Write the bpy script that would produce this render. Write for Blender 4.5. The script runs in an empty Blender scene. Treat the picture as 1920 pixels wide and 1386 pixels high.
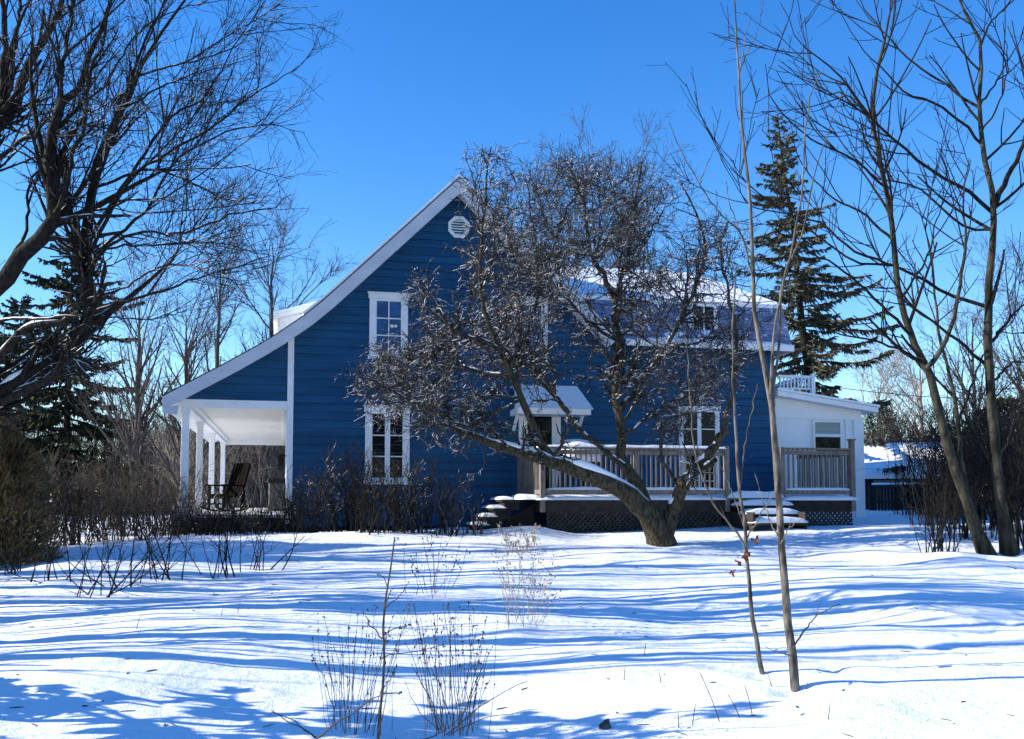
import bpy, math, random
import numpy as np
from mathutils import Vector

# ------------------------------------------------------------------ scene, camera, light
S = bpy.context.scene
COL = S.collection
R = math.radians
EYE = 1.6
F = 1812.0                 # focal length in pixels of the 1920 px wide photograph
PITCH = R(3.5)
HORIZ = 932.0              # image row of the horizon
PPY = HORIZ - F * math.tan(PITCH)
cam_d = bpy.data.cameras.new('camera')
cam = bpy.data.objects.new('camera', cam_d)
COL.objects.link(cam)
cam.location = (0, 0, EYE)
cam.rotation_euler = (R(90) + PITCH, 0, 0)
cam_d.sensor_width = 36.0
cam_d.lens = F / 1920 * 36.0
cam_d.shift_y = (PPY - 693.0) / 1920.0
cam_d.clip_start = 0.1
cam_d.clip_end = 3000
S.camera = cam

SUN_EL = R(24)
SUN_AZ = R(181.5)          # direction towards the sun, counter-clockwise from +X
sdir = Vector((math.cos(SUN_AZ) * math.cos(SUN_EL), math.sin(SUN_AZ) * math.cos(SUN_EL), math.sin(SUN_EL)))
W = bpy.data.worlds.new('World')
S.world = W
W.use_nodes = True
nt = W.node_tree
bg = nt.nodes['Background']
sky = nt.nodes.new('ShaderNodeTexSky')
sky.sky_type = 'NISHITA'
sky.sun_disc = False
sky.sun_elevation = SUN_EL
sky.sun_rotation = R(90) - SUN_AZ
sky.altitude = 200
sky.air_density = 1.0
sky.dust_density = 0.1
sky.ozone_density = 3.0
hs = nt.nodes.new('ShaderNodeHueSaturation')
hs.inputs['Saturation'].default_value = 1.34
hs.inputs['Hue'].default_value = 0.511
nt.links.new(sky.outputs[0], hs.inputs['Color'])
nt.links.new(hs.outputs[0], bg.inputs[0])
bg.inputs[1].default_value = 0.15
sun_d = bpy.data.lights.new('sun', 'SUN')
sun_d.energy = 4.9
sun_d.angle = R(0.3)
sun_d.color = (1.0, 0.95, 0.87)
sun = bpy.data.objects.new('sun', sun_d)
COL.objects.link(sun)
sun.rotation_euler = sdir.to_track_quat('Z', 'Y').to_euler()
sun.location = (-20, 0, 20)
S.view_settings.view_transform = 'Standard'
S.view_settings.look = 'None'
S.view_settings.exposure = 0.9
S.view_settings.gamma = 1.0
S.cycles.max_bounces = 6
S.cycles.diffuse_bounces = 4

# ------------------------------------------------------------------ pixel <-> place
def ray(px, py):
    a = (px - 960.0) / F
    b = (PPY - py) / F
    return np.array([a, math.cos(PITCH) - b * math.sin(PITCH), math.sin(PITCH) + b * math.cos(PITCH)])

def P(px, py, Y):
    d = ray(px, py)
    return d * (Y / d[1]) + np.array([0, 0, EYE])

_rng = np.random.default_rng(5)
_NG = _rng.random((256, 256))
def vnoise(x, y):
    x = np.asarray(x, float); y = np.asarray(y, float)
    xi = np.floor(x).astype(int); yi = np.floor(y).astype(int)
    fx = x - xi; fy = y - yi
    fx = fx * fx * (3 - 2 * fx); fy = fy * fy * (3 - 2 * fy)
    g = lambda i, j: _NG[i % 256, j % 256]
    return (g(xi, yi) * (1 - fx) + g(xi + 1, yi) * fx) * (1 - fy) + (g(xi, yi + 1) * (1 - fx) + g(xi + 1, yi + 1) * fx) * fy - 0.5

def sstep(a, b, x):
    t = np.clip((x - a) / (b - a), 0, 1)
    return t * t * (3 - 2 * t)

MOUNDS = []
def ground(X, Y):
    X = np.asarray(X, float); Y = np.asarray(Y, float)
    z = np.interp(Y, [0, 4, 6, 8, 10, 12, 14, 17, 19, 22, 30, 60, 400],
                  [-1.6, -1.56, -1.5, -1.42, -1.30, -1.15, -1.01, -.83, -.72, -.64, -.56, -.35, -.3])
    z = z + 0.022 * np.clip(X - 1.0, 0, 7.5) * sstep(9, 20, Y) + 0.035 * np.clip(X - 1.6, 0, 5) * (1 - sstep(8, 14, Y))
    z = z - 0.02 * np.clip(-X - 3, 0, 8) * sstep(8, 14, Y)
    fade = 1 - sstep(24, 40, Y)
    z = z + fade * (0.17 * vnoise(X * 0.38 + 7.3, Y * 0.42 + 1.7) + 0.075 * vnoise(X * 0.9 + 31, Y * 1.1 + 11) + 0.026 * vnoise(X * 2.6 + 3, Y * 3.1 + 9) + 0.011 * vnoise(X * 6.1 + 13, Y * 6.7 + 29))
    for (mx, my, mh, mr) in MOUNDS:
        z = z + mh * np.exp(-((X - mx) ** 2 + (Y - my) ** 2) / (mr * mr))
    return z + EYE

def G(px, py):
    d = ray(px, py)
    ys = np.linspace(3.5, 45, 1600)
    xs = d[0] / d[1] * ys
    zr = EYE + d[2] / d[1] * ys
    gz = ground(xs, ys)
    hit = np.nonzero(zr <= gz)[0]
    i = hit[0] if len(hit) else len(ys) - 1
    return np.array([xs[i], ys[i], gz[i]])

def to_px(p):
    p = p - np.array([0, 0, EYE])
    d = p[..., 1] * math.cos(PITCH) + p[..., 2] * math.sin(PITCH)
    u = -p[..., 1] * math.sin(PITCH) + p[..., 2] * math.cos(PITCH)
    return 960 + F * p[..., 0] / d, PPY - F * u / d

def on_ground(px, Y):
    X = (px - 960.0) / F * Y
    return np.array([X, Y, float(ground(X, Y))])

# ------------------------------------------------------------------ materials
def new_mat(name):
    m = bpy.data.materials.new(name)
    m.use_nodes = True
    n = m.node_tree.nodes
    return m, n, m.node_tree.links, n['Principled BSDF']

def noise_mat(name, c1, c2, scale=8, rough=0.7, bump=0.0, detail=4, stretch=None, spec=0.3):
    m, n, l, b = new_mat(name)
    tc = n.new('ShaderNodeTexCoord')
    nz = n.new('ShaderNodeTexNoise')
    nz.inputs['Scale'].default_value = scale
    nz.inputs['Detail'].default_value = detail
    src = tc.outputs['Object']
    if stretch:
        mp = n.new('ShaderNodeMapping')
        mp.inputs['Scale'].default_value = stretch
        l.new(src, mp.inputs[0]); src = mp.outputs[0]
    l.new(src, nz.inputs['Vector'])
    cr = n.new('ShaderNodeValToRGB')
    cr.color_ramp.elements[0].position = 0.35
    cr.color_ramp.elements[1].position = 0.65
    cr.color_ramp.elements[0].color = (*c1, 1)
    cr.color_ramp.elements[1].color = (*c2, 1)
    l.new(nz.outputs['Fac'], cr.inputs[0])
    l.new(cr.outputs[0], b.inputs['Base Color'])
    b.inputs['Roughness'].default_value = rough
    b.inputs['Specular IOR Level'].default_value = spec
    if bump:
        bp = n.new('ShaderNodeBump')
        bp.inputs['Strength'].default_value = bump
        bp.inputs['Distance'].default_value = 0.02
        l.new(nz.outputs['Fac'], bp.inputs['Height'])
        l.new(bp.outputs[0], b.inputs['Normal'])
    return m

def bark_mat(name, c1, c2, snow=0.0, lo=0.45, hi=0.7, nscale=3.0, scale=25):
    """bark, with old snow lying on the upward facing side where the noise leaves it"""
    m = noise_mat(name, c1, c2, scale=scale, rough=0.85, bump=0.9, stretch=(1, 1, .3), spec=0.1, detail=8)
    if snow <= 0:
        return m
    n = m.node_tree.nodes; l = m.node_tree.links; b = n['Principled BSDF']
    old = b.inputs['Base Color'].links[0].from_socket
    ge = n.new('ShaderNodeNewGeometry')
    sp = n.new('ShaderNodeSeparateXYZ')
    l.new(ge.outputs['Normal'], sp.inputs[0])
    mr = n.new('ShaderNodeMapRange'); mr.interpolation_type = 'SMOOTHSTEP'
    mr.inputs['From Min'].default_value = lo; mr.inputs['From Max'].default_value = hi
    l.new(sp.outputs['Z'], mr.inputs['Value'])
    tc = n.new('ShaderNodeTexCoord')
    nz = n.new('ShaderNodeTexNoise'); nz.inputs['Scale'].default_value = nscale
    l.new(tc.outputs['Object'], nz.inputs['Vector'])
    m2 = n.new('ShaderNodeMapRange'); m2.interpolation_type = 'SMOOTHSTEP'
    th = 0.62 - 0.25 * snow
    m2.inputs['From Min'].default_value = th; m2.inputs['From Max'].default_value = th + 0.06
    l.new(nz.outputs['Fac'], m2.inputs['Value'])
    mu = n.new('ShaderNodeMath'); mu.operation = 'MULTIPLY'
    l.new(mr.outputs[0], mu.inputs[0]); l.new(m2.outputs[0], mu.inputs[1])
    mx = n.new('ShaderNodeMix'); mx.data_type = 'RGBA'
    l.new(mu.outputs[0], mx.inputs['Factor'])
    l.new(old, mx.inputs[6]); mx.inputs[7].default_value = (.86, .88, .92, 1)
    l.new(mx.outputs[2], b.inputs['Base Color'])
    return m

def snow_mat():
    m, n, l, b = new_mat('snow')
    tc = n.new('ShaderNodeTexCoord')
    n1 = n.new('ShaderNodeTexNoise'); n1.inputs['Scale'].default_value = 9; n1.inputs['Detail'].default_value = 6
    n2 = n.new('ShaderNodeTexNoise'); n2.inputs['Scale'].default_value = 70; n2.inputs['Detail'].default_value = 3
    l.new(tc.outputs['Object'], n1.inputs['Vector']); l.new(tc.outputs['Object'], n2.inputs['Vector'])
    cr = n.new('ShaderNodeValToRGB')
    cr.color_ramp.elements[0].color = (.80, .83, .88, 1); cr.color_ramp.elements[1].color = (.90, .91, .93, 1)
    l.new(n1.outputs['Fac'], cr.inputs[0]); l.new(cr.outputs[0], b.inputs['Base Color'])
    b.inputs['Roughness'].default_value = 0.75
    b.inputs['Specular IOR Level'].default_value = 0.25
    b1 = n.new('ShaderNodeBump'); b1.inputs['Strength'].default_value = .42; b1.inputs['Distance'].default_value = .04
    b2 = n.new('ShaderNodeBump'); b2.inputs['Strength'].default_value = .55; b2.inputs['Distance'].default_value = .010
    l.new(n1.outputs['Fac'], b1.inputs['Height']); l.new(n2.outputs['Fac'], b2.inputs['Height'])
    l.new(b1.outputs[0], b2.inputs['Normal']); l.new(b2.outputs[0], b.inputs['Normal'])
    return m

def glass_mat(name, col, rough=0.06):
    m, n, l, b = new_mat(name)
    tc = n.new('ShaderNodeTexCoord')
    nz = n.new('ShaderNodeTexNoise'); nz.inputs['Scale'].default_value = 2.2; nz.inputs['Detail'].default_value = 2
    l.new(tc.outputs['Object'], nz.inputs['Vector'])
    cr = n.new('ShaderNodeValToRGB')
    cr.color_ramp.elements[0].position = .4; cr.color_ramp.elements[1].position = .62
    cr.color_ramp.elements[0].color = (col[0] * .6, col[1] * .6, col[2] * .6, 1); cr.color_ramp.elements[1].color = (*col, 1)
    l.new(nz.outputs['Fac'], cr.inputs[0]); l.new(cr.outputs[0], b.inputs['Base Color'])
    b.inputs['Roughness'].default_value = rough
    b.inputs['Specular IOR Level'].default_value = 0.12
    bp = n.new('ShaderNodeBump'); bp.inputs['Strength'].default_value = .05; bp.inputs['Distance'].default_value = .02
    l.new(nz.outputs['Fac'], bp.inputs['Height']); l.new(bp.outputs[0], b.inputs['Normal'])
    return m

M = {}
M['snow'] = snow_mat()
M['siding'] = noise_mat('blue_siding', (.003, .055, .130), (.010, .086, .200), scale=2.2, rough=.55, bump=.15, stretch=(.22, 1, 2.7), detail=8)
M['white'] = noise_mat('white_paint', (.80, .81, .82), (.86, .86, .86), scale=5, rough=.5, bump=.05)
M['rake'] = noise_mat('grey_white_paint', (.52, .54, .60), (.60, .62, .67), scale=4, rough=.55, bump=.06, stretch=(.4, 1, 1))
M['cream'] = noise_mat('cream_boards', (.80, .77, .69), (.86, .83, .76), scale=4, rough=.55, stretch=(9, .4, 1))
M['shingle'] = noise_mat('dark_shingle', (.03, .03, .035), (.06, .06, .07), scale=12, rough=.9, bump=.4)
def shingle_mat():
    m, n, l, b = new_mat('grey_shingle')
    tc = n.new('ShaderNodeTexCoord'); sp = n.new('ShaderNodeSeparateXYZ'); l.new(tc.outputs['Object'], sp.inputs[0])
    ad = n.new('ShaderNodeMath'); ad.operation = 'ADD'; l.new(sp.outputs['X'], ad.inputs[0]); l.new(sp.outputs['Y'], ad.inputs[1])
    cb_ = n.new('ShaderNodeCombineXYZ'); l.new(ad.outputs[0], cb_.inputs['X']); l.new(sp.outputs['Z'], cb_.inputs['Y'])
    br_ = n.new('ShaderNodeTexBrick'); l.new(cb_.outputs[0], br_.inputs['Vector'])
    br_.inputs['Scale'].default_value = 1.0; br_.inputs['Brick Width'].default_value = .22; br_.inputs['Row Height'].default_value = .13
    br_.inputs['Mortar Size'].default_value = .010
    br_.inputs['Color1'].default_value = (.13, .15, .27, 1); br_.inputs['Color2'].default_value = (.21, .24, .38, 1); br_.inputs['Mortar'].default_value = (.08, .085, .12, 1)
    nz = n.new('ShaderNodeTexNoise'); nz.inputs['Scale'].default_value = 2.6; nz.inputs['Detail'].default_value = 7; l.new(tc.outputs['Object'], nz.inputs['Vector'])
    cr = n.new('ShaderNodeValToRGB'); cr.color_ramp.elements[0].position = .60; cr.color_ramp.elements[1].position = .66; l.new(nz.outputs['Fac'], cr.inputs[0])
    mx = n.new('ShaderNodeMix'); mx.data_type = 'RGBA'; l.new(cr.outputs[0], mx.inputs['Factor']); l.new(br_.outputs['Color'], mx.inputs[6]); mx.inputs[7].default_value = (.82, .84, .9, 1)
    l.new(mx.outputs[2], b.inputs['Base Color']); b.inputs['Roughness'].default_value = .85
    return m
M['mansard'] = shingle_mat()
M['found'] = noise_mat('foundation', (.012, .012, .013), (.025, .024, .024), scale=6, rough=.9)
M['glass'] = glass_mat('dark_glass', (.006, .006, .008))
M['glassblue'] = glass_mat('sky_painted_glass', (.05, .14, .32))  # sky reflection over pale curtains, painted as one blue base colour
M['blind'] = noise_mat('window_blind', (.25, .30, .28), (.33, .37, .36), scale=3, rough=.5, stretch=(.3, 1, 18))
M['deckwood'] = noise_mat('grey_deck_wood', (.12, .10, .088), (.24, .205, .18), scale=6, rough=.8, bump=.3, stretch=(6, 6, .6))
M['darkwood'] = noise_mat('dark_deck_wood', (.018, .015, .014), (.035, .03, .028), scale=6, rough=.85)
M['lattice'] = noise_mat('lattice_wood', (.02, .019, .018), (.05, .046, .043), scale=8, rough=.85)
M['chair'] = noise_mat('chair_paint', (.005, .004, .0035), (.010, .007, .006), scale=9, rough=.9, spec=.03)
M['bin'] = noise_mat('bin_grey', (.13, .125, .115), (.18, .175, .16), scale=5, rough=.6)
M['black'] = noise_mat('black_plastic', (.01, .01, .01), (.02, .02, .02), scale=5, rough=.5)
M['bark'] = bark_mat('dark_bark', (.010, .009, .008), (.030, .026, .022), snow=.55)
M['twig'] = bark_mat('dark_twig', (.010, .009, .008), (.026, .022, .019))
M['applebark'] = bark_mat('apple_bark', (.020, .017, .012), (.085, .072, .045), snow=.8, lo=.5, hi=.75, nscale=2.0)
M['appletwig'] = bark_mat('apple_twig', (.020, .017, .015), (.07, .06, .05), snow=.5, lo=.3, hi=.65, nscale=7.0)
M['greybark'] = bark_mat('grey_bark', (.012, .012, .009), (.065, .06, .042), scale=9)
M['palebark'] = bark_mat('sapling_bark', (.035, .03, .025), (.17, .15, .125), scale=22)
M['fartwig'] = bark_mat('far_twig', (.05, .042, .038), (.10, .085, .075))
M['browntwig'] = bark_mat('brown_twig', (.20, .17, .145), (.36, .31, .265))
M['needle'] = noise_mat('spruce_needle', (.010, .016, .009), (.034, .042, .018), scale=3, rough=.7)
M['needle2'] = noise_mat('spruce_needle_olive', (.034, .036, .018), (.12, .11, .065), scale=2.2, rough=.7)
M['cedar'] = noise_mat('cedar_leaf', (.07, .048, .022), (.19, .135, .065), scale=2.5, rough=.8)
M['brush'] = bark_mat('brush_twig', (.03, .024, .019), (.11, .088, .068), scale=6)
M['dry'] = noise_mat('dry_grass', (.22, .17, .115), (.40, .33, .23), scale=10, rough=.85)
M['stalk'] = noise_mat('dry_stalk', (.035, .028, .022), (.085, .07, .055), scale=20, rough=.85)
M['leaf'] = noise_mat('brown_leaf', (.10, .03, .015), (.20, .07, .03), scale=20, rough=.7)
M['floorpaint'] = noise_mat('floor_paint', (.55, .54, .52), (.64, .63, .60), scale=6, rough=.7)
M['stone'] = noise_mat('stone', (.03, .03, .035), (.09, .085, .085), scale=20, rough=.9, bump=.4)

# ------------------------------------------------------------------ objects
def tag(o, label=None, cat=None, group=None, kind=None):
    if label: o['label'] = label
    if cat: o['category'] = cat
    if group: o['group'] = group
    if kind: o['kind'] = kind
    return o

def empty(name, loc, rz=0.0):
    o = bpy.data.objects.new(name, None)
    o.empty_display_size = 0.3
    o.location = [float(c) for c in loc]; o.rotation_euler = (0, 0, rz)
    COL.objects.link(o)
    return o

def np_mesh(name, verts, quads, mat, parent=None, smooth=True, loc=None):
    me = bpy.data.meshes.new(name)
    V = np.ascontiguousarray(verts, dtype=np.float32); Q = np.ascontiguousarray(quads, dtype=np.int32)
    k = Q.shape[1]
    me.vertices.add(len(V)); me.vertices.foreach_set('co', V.ravel())
    me.loops.add(Q.size); me.loops.foreach_set('vertex_index', Q.ravel())
    me.polygons.add(len(Q)); me.polygons.foreach_set('loop_start', np.arange(len(Q), dtype=np.int32) * k)
    me.polygons.foreach_set('use_smooth', np.full(len(Q), smooth, dtype=bool))
    me.update(calc_edges=True)
    me.materials.append(mat)
    o = bpy.data.objects.new(name, me)
    COL.objects.link(o)
    if parent is not None: o.parent = parent
    if loc is not None: o.location = [float(c) for c in loc]
    return o

class MB:
    def __init__(s): s.v = []; s.f = []
    def poly(s, pts):
        i = len(s.v); s.v += [tuple(map(float, p)) for p in pts]; s.f.append(tuple(range(i, i + len(pts)))); return s
    def box(s, x0, x1, y0, y1, z0, z1):
        i = len(s.v)
        s.v += [(x0, y0, z0), (x1, y0, z0), (x1, y1, z0), (x0, y1, z0), (x0, y0, z1), (x1, y0, z1), (x1, y1, z1), (x0, y1, z1)]
        s.f += [tuple(i + k for k in q) for q in ((0, 3, 2, 1), (4, 5, 6, 7), (0, 1, 5, 4), (1, 2, 6, 5), (2, 3, 7, 6), (3, 0, 4, 7))]
        return s
    def prism(s, poly, y0, y1):
        """poly: (x,z) points, swept from y0 to y1"""
        n = len(poly); i = len(s.v)
        s.v += [(x, y0, z) for x, z in poly] + [(x, y1, z) for x, z in poly]
        s.f.append(tuple(i + k for k in range(n))); s.f.append(tuple(i + n + k for k in reversed(range(n))))
        for k in range(n):
            j = (k + 1) % n
            s.f.append((i + k, i + n + k, i + n + j, i + j))
        return s
    def bar(s, a, b, w, h=None, up=(0, 0, 1)):
        a = Vector([float(c) for c in a]); b = Vector([float(c) for c in b]); h = h or w
        t = (b - a).normalized(); u = t.cross(Vector(up))
        if u.length < 1e-4: u = t.cross(Vector((1, 0, 0)))
        u.normalize(); q = u.cross(t).normalized()
        i = len(s.v)
        for p in (a, b):
            for c, d in ((-1, -1), (1, -1), (1, 1), (-1, 1)):
                s.v.append(tuple(p + u * (c * w / 2) + q * (d * h / 2)))
        s.f += [tuple(i + k for k in q4) for q4 in ((0, 3, 2, 1), (4, 5, 6, 7), (0, 1, 5, 4), (1, 2, 6, 5), (2, 3, 7, 6), (3, 0, 4, 7))]
        return s
    def disc(s, cx, y, cz, r, y2, n=8, rot=0):
        s.prism([(cx + r * math.cos(rot + 2 * math.pi * k / n), cz + r * math.sin(rot + 2 * math.pi * k / n)) for k in range(n)], y, y2); return s
    def build(s, name, mat, parent=None, loc=None, bevel=0.0, smooth=False):
        me = bpy.data.meshes.new(name)
        me.from_pydata(s.v, [], s.f); me.materials.append(mat)
        import bmesh
        bm = bmesh.new(); bm.from_mesh(me); bmesh.ops.recalc_face_normals(bm, faces=bm.faces)
        if bevel: bmesh.ops.bevel(bm, geom=list(bm.edges), offset=bevel, segments=1, affect='EDGES', clamp_overlap=True)
        for f in bm.faces: f.smooth = smooth
        bm.to_mesh(me); bm.free()
        o = bpy.data.objects.new(name, me); COL.objects.link(o)
        if parent is not None: o.parent = parent
        if loc is not None: o.location = loc
        return o

def snow_slab(name, x0, x1, y0, y1, z, h, parent, seed=0, loc=None, nx=14, ny=8, p=3.0):
    """rounded lump of snow resting on z"""
    rng = np.random.default_rng(seed)
    u = np.linspace(-1, 1, nx); v = np.linspace(-1, 1, ny)
    U, V = np.meshgrid(u, v, indexing='ij')
    e = np.clip(1 - np.abs(U) ** p, 0, 1) ** .5 * np.clip(1 - np.abs(V) ** p, 0, 1) ** .5
    X = (x0 + x1) / 2 + U * (x1 - x0) / 2; Y = (y0 + y1) / 2 + V * (y1 - y0) / 2
    Z = z + h * e * (1 + .25 * vnoise(X * 5 + seed * 3.1, Y * 5 + seed))
    n = nx * ny
    vt = np.stack([X, Y, Z], -1).reshape(-1, 3)
    idx = np.arange(n).reshape(nx, ny)
    q = np.stack([idx[:-1, :-1], idx[1:, :-1], idx[1:, 1:], idx[:-1, 1:]], -1).reshape(-1, 4)
    # closed underneath
    vb = vt.copy(); vb[:, 2] = z
    qb = q[:, ::-1] + n
    return np_mesh(name, np.vstack([vt, vb]), np.vstack([q, qb]), M['snow'], parent, True, loc)

# ------------------------------------------------------------------ branches
def resample(pts, rad, n):
    pts = np.asarray(pts, float); rad = np.asarray(rad, float)
    # Catmull-Rom, then even spacing
    pp = np.vstack([2 * pts[0] - pts[1], pts, 2 * pts[-1] - pts[-2]])
    out = []; rr = []
    for i in range(1, len(pp) - 2):
        for t in np.linspace(0, 1, 8, endpoint=False):
            a, b, c, d = pp[i - 1:i + 3]
            out.append(.5 * ((2 * b) + (c - a) * t + (2 * a - 5 * b + 4 * c - d) * t * t + (3 * b - a - 3 * c + d) * t ** 3))
            rr.append(rad[i - 1] * (1 - t) + rad[i] * t)
    out.append(pts[-1]); rr.append(rad[-1])
    out = np.array(out); rr = np.array(rr)
    s = np.concatenate([[0], np.cumsum(np.linalg.norm(np.diff(out, axis=0), axis=1))])
    q = np.linspace(0, s[-1], n)
    return np.stack([np.interp(q, s, out[:, k]) for k in range(3)], -1), np.interp(q, s, rr)

def nrm(a): return a / np.maximum(np.linalg.norm(a, axis=-1, keepdims=True), 1e-9)

def tubes(pts, rad, sides):
    N, n, _ = pts.shape
    t = np.empty_like(pts)
    t[:, 1:-1] = pts[:, 2:] - pts[:, :-2]; t[:, 0] = pts[:, 1] - pts[:, 0]; t[:, -1] = pts[:, -1] - pts[:, -2]
    t = nrm(t)
    mean = nrm(pts[:, -1] - pts[:, 0])
    ax = np.where(np.abs(mean[:, 2:3]) < .75, np.array([[0, 0, 1.]]), np.array([[1., 0, 0]]))
    u = nrm(np.cross(t, ax[:, None, :])); w = np.cross(t, u)
    a = np.arange(sides) * 2 * math.pi / sides
    V = pts[:, :, None, :] + rad[:, :, None, None] * (np.cos(a)[None, None, :, None] * u[:, :, None, :] + np.sin(a)[None, None, :, None] * w[:, :, None, :])
    idx = np.arange(N * n * sides).reshape(N, n, sides)
    nx = np.roll(idx, -1, axis=2)
    Q = np.stack([idx[:, :-1], nx[:, :-1], nx[:, 1:], idx[:, 1:]], -1).reshape(-1, 4)
    return V.reshape(-1, 3), Q

def tube_obj(name, groups, mat, parent=None, origin=(0, 0, 0), loc=None):
    """groups: list of (pts (N,n,3), rad (N,n), sides) -> one mesh"""
    vs = []; qs = []; o = 0
    for pts, rad, sd in groups:
        if len(pts) == 0: continue
        v, q = tubes(pts, rad, sd)
        vs.append(v - np.asarray(origin)); qs.append(q + o); o += len(v)
    return np_mesh(name, np.vstack(vs), np.vstack(qs), mat, parent, True, loc)

def children(rng, pts, rad, k=None, dens=None, t0=.15, t1=1.0, ang=45, asd=10, ratio=.5, absl=None, shape=.5, n=5, wob=.12,
             trop=(0, 0, 0), rr=.6, rmin=.004, tip=.35, up=0.0, lsd=.35, side=None, tipshort=0.0):
    N, m, _ = pts.shape
    L = np.linalg.norm(np.diff(pts, axis=1), axis=2).sum(1)
    lam = np.full(N, float(k)) if k is not None else dens * L
    cnt = rng.poisson(lam)
    idx = np.repeat(np.arange(N), cnt)
    K = len(idx)
    t = rng.uniform(t0, t1, K)
    f = t * (m - 1); i = np.minimum(f.astype(int), m - 2); fr = (f - i)[:, None]
    p = pts[idx, i] * (1 - fr) + pts[idx, i + 1] * fr
    rp = rad[idx, i] * (1 - fr[:, 0]) + rad[idx, i + 1] * fr[:, 0]
    tg = nrm(pts[idx, i + 1] - pts[idx, i])
    pr = rng.normal(size=(K, 3)); pr[:, 2] += up
    if side is not None: pr += np.asarray(side)
    pr = nrm(pr - (pr * tg).sum(1, keepdims=True) * tg)
    a = np.radians(rng.normal(ang, asd, K))[:, None]
    d = tg * np.cos(a) + pr * np.sin(a)
    ln = (L[idx] * ratio * (1 - shape * t) if absl is None else np.full(K, float(absl))) * rng.uniform(1 - lsd, 1 + lsd, K)
    ln = ln * (1 - tipshort * t)
    r = np.minimum(np.maximum(rp * rr, rmin), rp * .95 + 1e-4)
    out = np.empty((K, n, 3)); out[:, 0] = p
    seg = (ln / (n - 1))[:, None]
    tr = np.asarray(trop, float)
    for j in range(1, n):
        d = nrm(d + rng.normal(size=(K, 3)) * wob + tr)
        out[:, j] = out[:, j - 1] + d * seg
    rd = r[:, None] * np.linspace(1, tip, n)[None, :]
    rd = np.maximum(rd, rmin * .55)
    return out, rd

def px_limb(pts, Y0, Y1, r0, r1, n=10):
    k = len(pts)
    q = np.linspace(0, 1, k)
    p3 = [P(a, b, Y0 + (Y1 - Y0) * t) for (a, b), t in zip(pts, q)]
    return resample(p3, r0 + (r1 - r0) * q, n)

# ------------------------------------------------------------------ snow covered ground
MOUNDS.append((0.35, 18.6, .16, .8))
MOUNDS.append((6.6, 14.2, .16, .9))
MOUNDS.append((-3.2, 18.3, .10, 1.4))
for px_, py_, h_, r_ in ((1430, 1264, -.05, .13), (1490, 1294, -.06, .15), (1852, 1040, -.07, .32), (1890, 1038, -.07, .32), (1240, 1020, -.07, .45)):
    q_ = G(px_, py_); MOUNDS.append((q_[0], q_[1], h_, r_))
# a line of old footprints crossing the lawn on the right
for i in range(9):
    q_ = G(1560 + 42 * i, 1262 - 11 * i); MOUNDS.append((q_[0] + .05 * (-1) ** i, q_[1] + .12 * (-1) ** i, -.05, .075))
def build_ground():
    yl = np.concatenate([np.arange(1.5, 24, .07), np.arange(24, 60, .7), [62, 70, 85, 110, 150, 220, 400]])
    xr = np.concatenate([np.arange(0, 13, .08), np.arange(13, 40, 1.0), [45, 60, 90, 150, 300]])
    xl = np.concatenate([-xr[:0:-1], xr])
    X, Y = np.meshgrid(xl, yl, indexing='ij')
    Z = ground(X, Y)
    idx = np.arange(X.size).reshape(X.shape)
    q = np.stack([idx[:-1, :-1], idx[1:, :-1], idx[1:, 1:], idx[:-1, 1:]], -1).reshape(-1, 4)
    o = np_mesh('snow_ground', np.stack([X, Y, Z], -1).reshape(-1, 3), q, M['snow'])
    tag(o, kind='structure')
build_ground()

# ------------------------------------------------------------------ the house
A = math.atan2(430.0, F)
CA, SA = math.cos(A), math.sin(A)
HX, HY, HB = -4.62, 20.0, 0.75       # near left corner of the gable wall; HB: house base in world z
UP = EYE - HB                        # local height of the eye line
def FP(px, py, v=0.0):
    """point of the vertical plane at house depth v seen at a pixel -> (s, height above the eye line)"""
    d = ray(px, py)
    # plane: -(X-HX)*SA + (Y-HY)*CA = v
    t = (v - HX * SA + HY * CA) / (-d[0] * SA + d[1] * CA)
    X, Y, Z = d * t
    return (X - HX) * CA + (Y - HY) * SA, Z
def HW(s, v, z):
    return np.array([HX + CA * s - SA * v, HY + SA * s + CA * v, EYE + z])

house = empty('house', (HX, HY, HB), A)
tag(house, 'blue clapboard house with white trim, steep gable, side porch and low white addition', 'house')
OFF = (0, 0, UP)
def hp(name, mb, mat, parent=None, bevel=0.0, smooth=False):
    if parent is None or parent is house: return mb.build(name, mat, house, OFF, bevel, smooth)
    return mb.build(name, mat, parent, None, bevel, smooth)

GW = 7.2                              # gable width
apex = FP(862, 331, -.35)
# top line of the roof, from the porch eave over the ridge to the right eave
prof_px = [(303, 742), (360, 712), (420, 681), (480, 648), (520, 624), (545, 607), (570, 590), (605, 562), (650, 522)]
prof = [FP(a, b, -.35) for a, b in prof_px]
right_end = FP(1158, 634, -.35)
prof = prof + [apex, right_end]
ps = [p[0] for p in prof]; pz = [p[1] for p in prof]
def roof_z(s): return float(np.interp(s, ps, pz))
ROOF_T = .27
V1 = 13.0
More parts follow.
